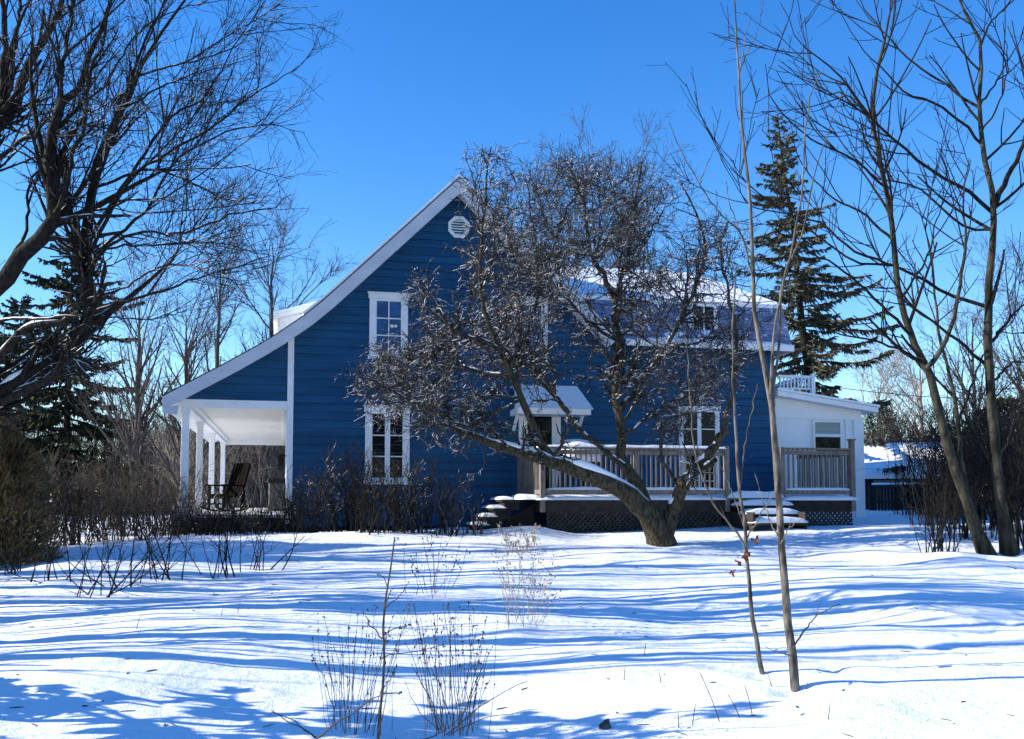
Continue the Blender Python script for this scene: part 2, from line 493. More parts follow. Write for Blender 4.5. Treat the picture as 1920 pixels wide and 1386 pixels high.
# --- roof sheet
mb = MB()
def offs(th):
    """profile moved down square to itself"""
    out = []
    for i, (s, z) in enumerate(prof):
        a = prof[max(i - 1, 0)]; b = prof[min(i + 1, len(prof) - 1)]
        if i == len(prof) - 2: out.append((s, z - th * 1.38)); continue
        dx, dz = b[0] - a[0], b[1] - a[1]; L = math.hypot(dx, dz)
        out.append((s + dz / L * th, z - dx / L * th))
    return out
lo = offs(.10)
for i in range(len(prof) - 1):
    mb.prism([prof[i], prof[i + 1], lo[i + 1], lo[i]], -.35, V1 + .35)
roof = hp('roof', mb, M['shingle'])
mb = MB()
t0 = offs(-.005); t1 = offs(-.055)
for i in range(6, len(prof) - 1):
    mb.prism([t1[i], t1[i + 1], t0[i + 1], t0[i]], -.33, V1 + .33)
hp('roof_snow', mb, M['snow'], roof)
# --- rake boards on the near end
mb = MB(); l0 = offs(.03); l1 = offs(ROOF_T)
for i in range(len(prof) - 1):
    mb.prism([l0[i], l0[i + 1], l1[i + 1], l1[i]], -.385, -.35)
mb.prism([l0[0], l1[0], (l1[0][0] + .20, l1[0][1] + .06), (l1[0][0] + .16, l1[0][1] - .14), (l0[0][0] + .02, l1[0][1] - .12)], -.386, -.346)
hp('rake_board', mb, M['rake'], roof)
mb = MB()
for i in range(len(prof) - 1):
    a0, a1 = offs(.20)[i], offs(.20)[i + 1]; b0, b1 = offs(.23)[i], offs(.23)[i + 1]
    mb.prism([a0, a1, b1, b0], -.35, 0.0)
hp('soffit', mb, M['white'], roof)

# --- clapboards
def clap(mb, z0, z1, sl, sr, v=0.0, pitch=.172, lap=.030, holes=()):
    z = z0
    while z < z1 - .01:
        zt = min(z + pitch, z1)
        a0, b0, a1, b1 = sl(z), sr(z), sl(zt), sr(zt)
        if b0 - a0 < .02: break
        b1 = max(b1, a1)
        mb.poly([(a0, v - lap, z), (b0, v - lap, z), (b1, v - .002, zt), (a1, v - .002, zt)])
        mb.poly([(a0, v, z), (b0, v, z), (b0, v - lap, z), (a0, v - lap, z)])
        z = zt
EZ = roof_z(0.0) - .26
APZ = apex[1] - .33
def sl_main(z): return 0.05 if z < EZ else min(GW / 2, .05 + (z - EZ) / (APZ - EZ) * (apex[0] - .05))
def sr_main(z): return GW if z < right_end[1] - .26 else max(apex[0], GW - (z - right_end[1] + .26) / (APZ - right_end[1] + .26) * (GW - apex[0]))
mb = MB(); clap(mb, -.62, APZ, sl_main, sr_main)
mb.poly([(0, 0.01, -.62), (0, V1, -.62), (0, V1, EZ), (0, .01, EZ)])
mb.poly([(GW, 0.01, -.62), (GW, V1, -.62), (GW, V1, EZ), (GW, .01, EZ)])
mb.poly([(0, V1, -.62), (GW, V1, -.62), (GW, V1, EZ), (GW / 2, V1, APZ), (0, V1, EZ)])
hp('gable_wall', mb, M['siding'])
mb = MB(); mb.box(-.02, GW + .02, -.012, V1, -1.15, -.625)
hp('foundation', mb, M['found'])
cb = MB(); cb.box(-.05, .075, -.055, .06, -.55, EZ + .02)
hp('corner_board', cb, M['white'], bevel=.004)

# --- porch on the left
PS = FP(345, 860, 0)[0]                # outer line of posts
PB = FP(420, 752, 0)[1]                # under edge of the porch gable
PFZ = -.36
def sl_p(z): return PS - .05 + max(0, z - PB) / max(.01, EZ - PB) * (-.02 - PS + .05)
mb = MB()
def slp(z):
    # where the roof underside meets this height
    ss = np.linspace(PS - .2, 0, 60); zz = np.array([roof_z(s) - .25 for s in ss])
    return float(np.interp(z, zz, ss))
clap(mb, PB + .02, EZ - .03, slp, lambda z: -.05, v=-.004)
hp('porch_gable', mb, M['siding'])
mb = MB(); mb.box(PS - .06, -.05, -.04, .10, PB - .15, PB + .02)
hp('porch_beam', mb, M['white'], bevel=.004)
mb = MB(); mb.box(PS - .06, PS + .10, .10, V1, PB - .17, PB + .0)
hp('porch_beam', mb, M['white'])
mb = MB(); mb.box(PS + .10, -.02, V1 - .14, V1, PB - .22, PB + .0)
hp('porch_beam', mb, M['white'])
# tongue and groove ceiling: boards running across with fine gaps
mb = MB(); v = .11
while v < V1 - .2:
    mb.box(PS + .101, -.02, v, v + .15, PB - .05, PB - .02); v += .178
mb.box(PS + .1, -.02, .1, V1 - .2, PB - .02, PB - .005)
hp('porch_ceiling', mb, M['cream'])
mb = MB(); mb.box(PS + .10, PS + .2, .12, V1 - .2, PB - .10, PB - .045)
mb.box(-.12, -.03, .12, V1 - .2, PB - .12, PB - .045)
hp('ceiling_trim', mb, M['white'])
# eave box along the outer side
mb = MB(); e0 = prof[0]
mb.prism([(e0[0] + .02, e0[1] - .10), (e0[0] + .02, e0[1] - .24), (PS - .06, PB - .02), (PS - .06, PB + .12)], -.34, V1 + .3)
hp('eave', mb, M['white'])
for v in (.04, 3.6, 7.7, V1 - .12):
    mb = MB(); mb.box(PS - .06, PS + .08, v - .07, v + .07, PFZ, PB - .15)
    mb.box(PS - .08, PS + .10, v - .09, v + .09, PB - .26, PB - .15)
    mb.box(PS - .08, PS + .10, v - .09, v + .09, PFZ, PFZ + .14)
    hp('porch_post', mb, M['white'], bevel=.004)
mb = MB(); mb.box(PS - .22, -.05, -.10, V1 + .1, PFZ - .06, PFZ)
hp('porch_floor', mb, M['floorpaint'])
mb = MB(); x = PS - .17
while x < -.12:
    mb.box(x, x + .11, -.06, -.03, -1.25, PFZ - .06); x += .118
mb.box(PS - .17, -.05, -.03, .1, -1.25, PFZ - .061)
y = 0
mb.box(PS - .18, PS - .14, .1, V1, -1.25, PFZ - .061)
hp('porch_skirting', mb, M['darkwood'])
# porch wall lamp, seen edge on
mb = MB(); mb.box(-.2, 0, 4.0, 4.16, 1.0, 1.04).box(-.24, -.10, 3.98, 4.18, .72, 1.0)
hp('wall_lamp', mb, M['black'])
for (v0, v1, z0, z1) in ((1.2, 2.2, .3, 1.6), (4.8, 5.8, -.3, 1.65), (7.5, 8.6, .3, 1.6)):
    mb = MB(); mb.box(-.05, -.005, v0, v1, z0, z1); hp('side_casing', mb, M['white'])

# --- windows
def window(px0, py0, px1, py1, v=0.0, cols=2, rows=3, pane='glass', style='sash', name='window'):
    s0, zt = FP(px0, py0, v); s1, zb = FP(px1, py1, v)
    z0, z1 = zb, zt
    cw = .105
    f = MB()
    f.box(s0, s0 + cw, v - .055, v + .0, z0, z1 - .14).box(s1 - cw, s1, v - .055, v, z0, z1 - .14)
    f.box(s0 - .025, s1 + .025, v - .065, v, z1 - .14, z1 - .03)
    f.box(s0 - .05, s1 + .05, v - .095, v, z1 - .03, z1)
    f.box(s0 - .03, s1 + .03, v - .095, v, z0 - .03, z0 + .05)
    fr = hp(name, f, M['white'], bevel=.004)
    a, b, c, d = s0 + cw, s1 - cw, z0 + .05, z1 - .14
    sw = .045
    k = MB()
    k.box(a, a + sw, v - .045, v, c, d).box(b - sw, b, v - .045, v, c, d)
    k.box(a + sw, b - sw, v - .045, v, c, c + sw * 1.4).box(a + sw, b - sw, v - .045, v, d - sw, d)
    if style == 'casement':
        m_ = (a + b) / 2
        k.box(m_ - .055, m_ + .055, v - .05, v, c + sw * 1.4, d - sw)
    hp('sash', k, M['white'], fr)
    ia, ib, ic, id_ = a + sw, b - sw, c + sw * 1.4, d - sw
    g = MB()
    for i in range(1, cols):
        if style == 'casement' and i == cols // 2: continue
        x = ia + (ib - ia) * i / cols
        g.box(x - .012, x + .012, v - .038, v - .02, ic, id_)
    for j in range(1, rows):
        z = ic + (id_ - ic) * j / rows
        if style == 'casement':
            for xa, xb in ((ia, (a + b) / 2 - .055), ((a + b) / 2 + .055, ib)):
                gg = MB(); gg.box(xa, xb, v - .039, v - .02, z - .012, z + .012); hp('muntin', gg, M['white'], fr)
        else: g.box(ia, ib, v - .039, v - .02, z - .012, z + .012)
    if style != 'casement': hp('muntin', g, M['white'], fr)
    q = MB(); q.box(ia - .01, ib + .01, v - .028, v - .02, ic - .01, id_ + .01)
    hp('pane', q, M[pane], fr)
    return fr, (ia, ib, ic, id_)

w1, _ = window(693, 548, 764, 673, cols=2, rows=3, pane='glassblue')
w2, _ = window(685, 760, 767, 906, cols=2, rows=3, pane='glass', style='casement')
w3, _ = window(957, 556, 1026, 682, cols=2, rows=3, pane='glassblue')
# bird-shaped pale ornament hanging in the near upper window
mb = MB(); so, zo = FP(735, 612, -.05); mb.disc(so, -.045, zo, .045, -.032, 7).disc(so + .08, -.045, zo + .01, .035, -.032, 6)
hp('window_ornament', mb, M['cream'], w1)
# small snow ridges lying on the sills
for (px0, px1, py, vv) in ((1160 - 200, 1024, 681, 0), (693, 764, 675, 0)):
    s0, z0 = FP(px0, py, vv); s1, _z = FP(px1, py, vv)
    snow_slab('sill_snow', s0, s1, -.10, -.01, z0 + .03, .05, house, seed=int(px0), loc=OFF)

# --- round louvred vent near the peak
so, zo = FP(860, 427, 0)
vt = MB(); n = 8; r1, r2 = .255, .185
for k in range(n):
    a0 = 2 * math.pi * (k + .5) / n; a1 = 2 * math.pi * (k + 1.5) / n
    q = [(so + r * math.cos(a), zo + r * math.sin(a)) for r, a in ((r1, a0), (r1, a1), (r2, a1), (r2, a0))]
    vt.prism(q, -.06, 0)
vent = hp('gable_vent', vt, M['white'])
mb = MB(); z = zo - .17
while z < zo + .17:
    hw = math.sqrt(max(.0, .185 ** 2 - (z - zo) ** 2)) * .97
    if hw > .04:
        mb.poly([(so - hw, -.045, z), (so + hw, -.045, z), (so + hw, -.012, z + .045), (so - hw, -.012, z + .045)])
        mb.poly([(so - hw, -.045, z), (so - hw, -.045, z + .012), (so + hw, -.045, z + .012), (so + hw, -.045, z)])
    z += .058
hp('louvre', mb, M['white'], vent)
mb = MB(); mb.disc(so, -.012, zo, .2, -.006, 8, math.pi / 8); hp('backing', mb, M['black'], vent)

# --- door under a little hood, in the gable wall behind the deck
s0, zt = FP(972, 772, 0); s1, _z = FP(1050, 772, 0)
DF = -.03
mb = MB(); mb.box(s0, s0 + .13, -.06, 0, DF, zt).box(s1 - .13, s1, -.06, 0, DF, zt).box(s0 - .03, s1 + .03, -.065, 0, zt, zt + .14)
door = hp('door', mb, M['white'], bevel=.004)
mb = MB(); mb.box(s0 + .13, s1 - .13, -.035, -.01, DF, zt); hp('pane', mb, M['glass'], door)
mb = MB(); mb.box(s0 + .13, s1 - .13, -.05, -.036, DF + .95, DF + 1.02).box(s0 + .13, s0 + .2, -.05, -.036, DF, zt).box(s1 - .2, s1 - .13, -.05, -.036, DF, zt); hp('door_rail', mb, M['white'], door)
mb = MB(); mb.box(s0 + .22, s0 + .25, -.10, -.05, DF + .98, DF + 1.12); hp('handle', mb, M['black'], door)
ha, hz0 = FP(962, 768, -.3); hb, _z = FP(1097, 768, -.3); _s, hz1 = FP(1000, 722, 0)
mb = MB()
mb.prism([(ha, hz0 - .12), (hb, hz0 - .12), (hb, hz0), (ha, hz0)], -.72, 0)
hood = hp('door_hood', mb, M['white'])
mb = MB(); mb.poly([(ha - .05, -.76, hz0 + .001), (hb + .05, -.76, hz0 + .001), (hb - .1, -.02, hz1), (ha + .1, -.02, hz1)])
mb.poly([(ha - .05, -.76, hz0 + .001), (ha + .1, -.02, hz1), (ha + .1, -.02, hz0 + .001)]); mb.poly([(hb + .05, -.76, hz0 + .001), (hb + .1 - .2, -.02, hz1), (hb - .1, -.02, hz0 + .001)])
mb.poly([(ha - .05, -.76, hz0 + .001), (hb + .05, -.76, hz0 + .001), (hb, -.02, hz0 + .001), (ha, -.02, hz0 + .001)])
hp('hood_snow', mb, M['snow'], hood)
for x in (ha + .08, hb - .08):
    mb = MB(); mb.bar((x, -.02, hz0 - .42), (x, -.36, hz0 - .12), .06); hp('bracket', mb, M['white'], hood)

# --- wing to the right
WV = .12
WR = FP(1453, 800, WV)[0]
eave_z = FP(1330, 643, -.25)[1]
mb = MB(); clap(mb, -.62, eave_z - .05, lambda z: GW + .0, lambda z: WR, v=WV)
mb.poly([(WR, WV, -.62), (WR, 8, -.62), (WR, 8, eave_z), (WR, WV, eave_z)])
hp('wing_wall', mb, M['siding'])
mb = MB(); mb.box(GW + .03, WR, WV - .01, 8, -1.15, -.62); hp('foundation', mb, M['found'])
ER = WR + .28
bs, bz = FP(1466, 574, .45)
rs, rz = FP(1300, 512, 4.2)
mb = MB()
mb.poly([(GW - .2, -.25, eave_z), (ER, -.25, eave_z), (bs, .45, bz), (GW - .6, .45, bz)])
mb.poly([(ER, -.25, eave_z), (ER, 8.3, eave_z), (bs, 7.6, bz), (bs, .45, bz)])
mb.poly([(GW - .2, -.25, eave_z - .001), (ER, -.25, eave_z - .001), (ER, 8.3, eave_z - .001), (GW - .2, 8.3, eave_z - .001)])
wr = hp('wing_roof', mb, M['mansard'])
mb = MB()
mb.box(GW + .1, ER + .02, -.30, -.25, eave_z - .13, eave_z + .01).box(ER - .02, ER + .03, -.249, 8.3, eave_z - .13, eave_z + .01)
hp('eave_board', mb, M['white'], wr)
mb = MB(); z = bz + .01
L0 = GW - 2.6
mb.poly([(L0, .38, z), (bs + .07, .38, z), (rs, 4.2, rz), (L0, 4.2, rz)])
mb.poly([(bs + .07, .38, z), (bs + .07, 7.7, z), (rs, 4.2, rz)])
mb.poly([(L0, 7.7, z), (L0, 4.2, rz), (rs, 4.2, rz), (bs + .07, 7.7, z)])
mb.poly([(L0, .38, z), (bs + .07, .38, z), (bs + .07, .40, z - .09), (L0, .40, z - .09)])
mb.poly([(bs + .07, .38, z), (bs + .07, 7.7, z), (bs + .05, 7.7, z - .09), (bs + .05, .40, z - .09)])
hp('roof_snow', mb, M['snow'], wr)
snow_slab('eave_snow', GW + .3, ER, -.26, -.06, eave_z + .012, .09, wr, seed=4, nx=40)
# dormer window in the steep slope
d0, dzt = FP(1292, 566, .0); d1, dzb = FP(1345, 628, .0)
mb = MB(); mb.box(d0, d1, -.02, .6, dzb, dzt); dm = hp('wing_dormer', mb, M['white'])
mb = MB(); mb.box(d0 + .1, d1 - .1, -.03, -.021, dzb + .1, dzt - .1); hp('pane', mb, M['glass'], dm)
mb = MB(); mb.box((d0 + d1) / 2 - .02, (d0 + d1) / 2 + .02, -.045, -.031, dzb + .1, dzt - .1); hp('muntin', mb, M['white'], dm)
snow_slab('dormer_snow', d0 - .06, d1 + .06, -.08, .6, dzt + .002, .1, dm, seed=9)
# glazed door in the wing, with frame
s0, zt = FP(1271, 772, WV); s1, _z = FP(1347, 772, WV)
mb = MB(); mb.box(s0, s0 + .11, WV - .06, WV, DF, zt).box(s1 - .11, s1, WV - .06, WV, DF, zt).box(s0 - .03, s1 + .03, WV - .07, WV, zt, zt + .13).box((s0 + s1) / 2 - .05, (s0 + s1) / 2 + .05, WV - .055, WV, DF, zt)
door = hp('patio_door', mb, M['white'], bevel=.004)
mb = MB(); mb.box(s0 + .11, s1 - .11, WV - .035, WV - .02, DF, zt); hp('pane', mb, M['glass'], door)
mb = MB()
for j in range(1, 5):
    z = DF + (zt - DF) * j / 5; mb.box(s0 + .11, s1 - .11, WV - .045, WV - .036, z - .012, z + .012)
hp('muntin', mb, M['white'], door)
# round lamp on the wall beside it
so, zo = FP(1279, 788, WV - .1)
bm_ = MB(); n = 14
for i in range(6):
    a0 = -math.pi / 2 + math.pi * i / 6; a1 = -math.pi / 2 + math.pi * (i + 1) / 6
    for k in range(n):
        b0 = 2 * math.pi * k / n; b1 = 2 * math.pi * (k + 1) / n
        pt = lambda a, b: (so + .095 * math.cos(a) * math.cos(b), WV - .14 + .07 * math.cos(a) * math.sin(b), zo + .095 * math.sin(a))
        bm_.poly([pt(a0, b0), pt(a0, b1), pt(a1, b1), pt(a1, b0)])
gl = hp('globe_lamp', bm_, M['white'], smooth=True)
mb = MB(); mb.disc(so, WV - .07, zo, .06, WV - .001, 10); hp('lamp_base', mb, M['black'], gl)

# --- white addition at the far right
AV = .25
ar_s = FP(1617, 860, AV)[0]
zl = FP(1462, 742, AV)[1]; zr_ = FP(1617, 770, AV)[1]
mb = MB(); mb.prism([(WR + .004, -.9), (ar_s, -.9), (ar_s, zr_), (WR + .004, zl)], AV, 6.5)
add = hp('addition_wall', mb, M['white'])
m_ = (zr_ - zl) / (ar_s - WR)
mb = MB(); xo = ar_s + .28
mb.prism([(WR + .01, zl + .09), (xo, zr_ + m_ * .28 + .09), (xo, zr_ + m_ * .28 - .03), (WR + .01, zl - .03)], AV - .28, 6.7)
ar = hp('addition_roof', mb, M['white'])
mb = MB(); mb.prism([(WR + .01, zl + .155), (xo + .03, zr_ + m_ * .28 + .15), (xo + .04, zr_ + m_ * .28 + .095), (WR + .01, zl + .095)], AV - .30, 6.7)
hp('roof_snow', mb, M['snow'], ar)
mb = MB(); mb.box(WR + .03, ar_s - .0, AV - .03, AV, FP(1560, 785, AV)[1] - .02, FP(1560, 785, AV)[1] + .05)
mb.box(ar_s - .24, ar_s + .02, AV - .05, AV + .02, -.9, FP(1610, 786, AV)[1] - .021)
mb.box(ar_s - .46, ar_s - .40, AV - .04, AV, -.9, FP(1610, 786, AV)[1] - .021)
hp('trim_board', mb, M['white'], add)
x0, zt = FP(1522, 788, AV); x1, zb = FP(1578, 862, AV)
mb = MB()
mb.box(x0, x0 + .05, AV - .06, AV, zb, zt).box(x1 - .05, x1, AV - .06, AV, zb, zt).box(x0 + .05, x1 - .05, AV - .06, AV, zt - .05, zt).box(x0 + .05, x1 - .05, AV - .06, AV, zb, zb + .05)
zm = FP(1550, 817, AV)[1]
mb.box(x0 + .05, x1 - .05, AV - .065, AV, zm - .035, zm + .035)
aw = hp('window', mb, M['white'])
mb = MB(); mb.box(x0 + .05, x1 - .05, AV - .03, AV - .01, zm + .035, zt - .05); hp('blind', mb, M['blind'], aw)
mb = MB(); mb.box(x0 + .05, x1 - .05, AV - .03, AV - .01, zb + .05, zm - .035); hp('pane', mb, M['glass'], aw)
# balcony railing standing on the addition roof
bv = 1.2
b0, bzt = FP(1458, 703, bv); b1, bzb = FP(1527, 736, bv)
mb = MB(); mb.box(b0, b1, bv - .03, bv + .03, bzt - .06, bzt).box(b0, b1, bv - .02, bv + .02, bzb + .06, bzb + .10)
br = hp('balcony_railing', mb, M['white'])
x = b0 + .05
while x < b1 - .1:
    mb = MB(); mb.box(x, x + .035, bv - .018, bv + .018, bzb + .10, bzt - .06); hp('baluster', mb, M['white'], br); x += .098
mb = MB(); mb.box(b1 - .1, b1 + .0, bv - .05, bv + .05, bzb - .3, bzt + .05); hp('newel_post', mb, M['white'], br)
mb = MB(); mb.box(b1 - .08, b1 - .03, bv + .06, 4.5, bzt - .06, bzt); hp('side_rail', mb, M['white'], br)

# --- dormer on the far roof slope, peeping over the left rake
mb = MB(); dv0, dv1 = 2.6, 5.2
dl, dzl = FP(524, 597, dv0); drs, drz = FP(605, 560, dv0)
zb_ = roof_z(dl) - .05
mb.prism([(dl, zb_), (dl, dzl), (drs, dzl + .25), (drs, zb_ + .7)], dv0, dv1)
dmr = hp('dormer', mb, M['white'])
mb = MB(); mb.prism([(dl - .14, dzl + .03), (dl - .14, dzl - .07), (drs + .3, drz - .12), (drs + .3, drz - .02)], dv0 - .2, dv1 + .2); hp('dormer_roof', mb, M['white'], dmr)
mb = MB(); mb.prism([(dl - .14, dzl + .10), (dl - .14, dzl + .035), (drs + .3, drz - .015), (drs + .3, drz + .04)], dv0 - .2, dv1 + .2); hp('dormer_snow', mb, M['snow'], dmr)

# ------------------------------------------------------------------ deck with steps and railings
DV = -2.2
dk0 = FP(1018, 880, DV)[0]; dk1 = FP(1364, 880, DV)[0]; st1 = FP(1468, 880, DV)[0]; dk2 = FP(1600, 880, DV)[0]
deck = empty('deck', (HX, HY, HB), A)
tag(deck, 'weathered grey wooden deck with railings, lattice skirt and snowy steps along the blue wall', 'deck')
def dp(name, mb, mat, parent=None, bevel=0.0):
    if parent is None: return mb.build(name, mat, deck, OFF, bevel)
    return mb.build(name, mat, parent, None, bevel)
FZ = -.02
mb = MB(); y = DV
while y < -.16:
    mb.box(dk0 - .06, dk2 + .03, y, y + .135, FZ - .035, FZ); y += .142
dp('deck_floor', mb, M['deckwood'])
mb = MB(); mb.box(dk0 - .04, dk1, DV + .02, DV + .06, FZ - .27, FZ - .036).box(st1, dk2, DV + .02, DV + .06, FZ - .27, FZ - .036)
mb.box(dk1, st1, DV + .08, DV + .12, FZ - .5, FZ - .036).box(dk0 - .04, dk0, DV + .061, -.02, FZ - .27, FZ - .036).box(dk2 - .04, dk2, DV + .061, -.02, FZ - .27, FZ - .036)
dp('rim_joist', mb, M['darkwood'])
snow_slab('deck_snow', dk0 + .05, dk1 - .05, DV + .10, -.3, FZ + .002, .07, deck, seed=21, loc=OFF, nx=60, ny=14, p=8)
snow_slab('deck_snow', dk1 + .05, dk2 - .1, DV + .10, -.3, FZ + .002, .08, deck, seed=22, loc=OFF, nx=40, ny=14, p=8)
snow_slab('deck_snow', dk0 - .15, dk1, DV - .05, DV + .08, FZ - .04, .075, deck, seed=23, loc=OFF, nx=60, ny=6, p=6)
snow_slab('deck_snow', st1 - .05, dk2 + .12, DV - .05, DV + .08, FZ - .05, .085, deck, seed=24, loc=OFF, nx=30, ny=6, p=6)
def lattice(x0, x1, z0, z1, vv, name='lattice'):
    mb = MB()
    h = z1 - z0; step = .105
    for sgn, dv in ((1, 0.0), (-1, .013)):
        x = x0 - h
        while x < x1 + h:
            a = (x, z0); b = (x + h * sgn, z1)
            # clip to the panel
            (xa, za), (xb, zb2) = a, b
            lo_, hi_ = 0.0, 1.0
            for lim, sg in ((x0, 1), (x1, -1)):
                fa = (xa - lim) * sg; fb = (xb - lim) * sg
                if fa < 0 and fb < 0: lo_ = 2
                elif fa < 0: lo_ = max(lo_, fa / (fa - fb))
                elif fb < 0: hi_ = min(hi_, fa / (fa - fb))
            if lo_ < hi_:
                p0 = (xa + (xb - xa) * lo_, vv + dv, za + (zb2 - za) * lo_); p1 = (xa + (xb - xa) * hi_, vv + dv, za + (zb2 - za) * hi_)
                if math.dist(p0, p1) > .03: mb.bar(p0, p1, .012, .04, up=(0, 1, 0)) if False else mb.bar(p0, p1, .042, .01, up=(0, 1, 0))
            x += step
    mb.box(x0, x1, vv - .012, vv + .03, z1, z1 + .05)
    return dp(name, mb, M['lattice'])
lattice(dk0 + .1, dk1 - .1, -.75, -.33, DV + .08)
lattice(st1 + .02, dk2 - .0, -.60, -.30, DV + .08)
def post(s, v, h=1.02, cap=True, base=-.3):
    mb = MB(); mb.box(s - .05, s + .05, v - .05, v + .05, base, FZ + h)
    if cap: mb.box(s - .075, s + .075, v - .075, v + .075, FZ + h, FZ + h + .03)
    return dp('railing_post', mb, M['deckwood'], bevel=.006)
RT = FP(1150, 838, DV)[1]
def railing(p0, p1, ztop, seed, snow=True, gap=.105):
    a = np.array(p0); b = np.array(p1); L = np.linalg.norm(b - a); d = (b - a) / L
    mb = MB(); mb.bar((*a, ztop - .03), (*b, ztop - .03), .14, .038).bar((*a, ztop - .11), (*b, ztop - .11), .04, .085).bar((*a, FZ + .12), (*b, FZ + .12), .04, .085)
    r = dp('railing', mb, M['deckwood'])
    k = int(L / gap)
    for i in range(1, k):
        q = a + d * (i * L / k)
        mb = MB(); mb.bar((*q, FZ + .0801), (*q, ztop - .051), .03, .03, up=(0, 1, 0)); dp('baluster', mb, M['deckwood'], r)
    return r
r_ = railing((dk0 + .05, DV + .05), (dk1 - .05, DV + .05), RT, 1)
snow_slab('rail_snow', dk0 - .02, dk1 + .02, DV - .03, DV + .13, RT - .01, .055, r_, seed=31, nx=60, ny=6, p=6)
snow_slab('rail_snow', dk0 + .06, dk1 - .06, DV - .0, DV + .10, FZ + .163, .06, r_, seed=32, nx=60, ny=6, p=6)
r2 = railing((dk0, DV + .10), (dk0, -.05), RT - .02, 2)
snow_slab('rail_snow', dk0 - .07, dk0 + .07, DV + .1, -.06, RT - .03, .045, r2, seed=33, nx=6, ny=30, p=6)
RT2 = FP(1530, 839, DV)[1]
r3 = railing((st1 + .05, DV + .05), (dk2 - .05, DV + .05), RT2, 3)
snow_slab('rail_snow', st1 + .06, dk2 - .06, DV - .0, DV + .10, FZ + .163, .055, r3, seed=34, nx=40, ny=6, p=6)
r4 = railing((dk2, DV + .10), (dk2, .1), RT2, 4)
for s, h in ((dk0, RT - FZ - .02), ((dk0 + dk1) / 2, RT - FZ - .06), (dk1, RT - FZ + .04), (st1, RT2 - FZ), (dk2, RT2 - FZ + .16)):
    post(s, DV + .05, h, cap=(s == dk2))
# wide steps towards the lawn
n_st = 3
for i in range(n_st):
    v1 = DV - .02 - .30 * i; z = FZ - .17 * (i + 1) + .02
    mb = MB(); mb.box(dk1 + .05, st1 + .02, v1 - .32, v1, z - .05, z)
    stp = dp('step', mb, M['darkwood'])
    snow_slab('step_snow', dk1 + .02 + .02 * i, st1 + .05 - .01 * i, v1 - .36, v1 + .0, z, .115, stp, seed=40 + i, nx=30, ny=10, p=4)
snow_slab('step_snow', dk1 - .02, st1 + .02, DV - .06, DV + .25, FZ + .0, .14, deck, seed=47, loc=OFF, nx=30, ny=8, p=5)
for x in (dk1 + .07, st1 - .06):
    mb = MB(); mb.prism([(0, 0)] * 0 or [(x, -1.0), (x + .04, -1.0), (x + .04, -.3), (x, -.3)], DV - .95, DV)
    dp('stringer', mb, M['darkwood'])
# narrow steps going down to the left
for i in range(4):
    s, z = FP(956 - 16.0 * i, 937 + 16.0 * i, DV + .1)
    mb = MB(); mb.box(s - .16, s + .20, DV + .1, DV + 1.2, z - .045, z)
    stp = dp('step', mb, M['darkwood'])
    mb = MB(); mb.box(s - .10, dk0 - .06 , DV + .14, DV + 1.16, -1.0, z - .046) if i == 3 else mb.box(s - .10, s + .2, DV + .14, DV + 1.16, z - .21, z - .046); dp('riser', mb, M['found'], stp)
    snow_slab('step_snow', s - .19, s + .13, DV + .08, DV + 1.2, z, .065, stp, seed=50 + i, nx=12, ny=14, p=3)
s, z = FP(962, 934, DV + .1)
snow_slab('step_snow', dk0 - .45, dk0 + .02, DV + .02, DV + 1.1, FZ - .03, .11, deck, seed=57, loc=OFF, p=4)
mb = MB(); s, z = FP(912, 990, DV + .6); mb.prism([(s - .15, -1.0), (dk0 - .05, -1.0), (dk0 - .05, FZ - .12), (s + .1, z)], DV + .5, DV + .55)
dp('stringer', mb, M['darkwood'])

# ------------------------------------------------------------------ things on deck and porch
def lathe(prof2, n=24):
    mb = MB()
    for i in range(len(prof2) - 1):
        (r0, z0), (r1, z1) = prof2[i], prof2[i + 1]
        for k in range(n):
            a0 = 2 * math.pi * k / n; a1 = 2 * math.pi * (k + 1) / n
            q = [(r0 * math.cos(a0), r0 * math.sin(a0), z0), (r0 * math.cos(a1), r0 * math.sin(a1), z0), (r1 * math.cos(a1), r1 * math.sin(a1), z1), (r1 * math.cos(a0), r1 * math.sin(a0), z1)]
            if r0 < 1e-5: q = q[1:]
            elif r1 < 1e-5: q = q[:3]
            mb.poly(q)
    return mb
sc, _z = FP(1078, 830, -1.2)
tb = empty('patio_table', HW(sc, -1.2, FZ + .0), A)
tag(tb, 'round patio table under a thick dome of snow behind the deck railing', 'table')
lathe([(0, .70), (.52, .70), (.54, .72), (.52, .74), (0, .74)]).build('tabletop', M['black'], tb)
for k in range(4):
    a = math.pi / 4 + k * math.pi / 2
    mb = MB(); mb.bar((.42 * math.cos(a), .42 * math.sin(a), .0), (.34 * math.cos(a), .34 * math.sin(a), .70), .04); mb.build('leg', M['black'], tb)
lathe([(.53, .742), (.57, .84), (.55, .98), (.46, 1.10), (.30, 1.19), (.14, 1.225), (0, 1.23)], 28).build('snow_cap', M['snow'], tb, smooth=True)

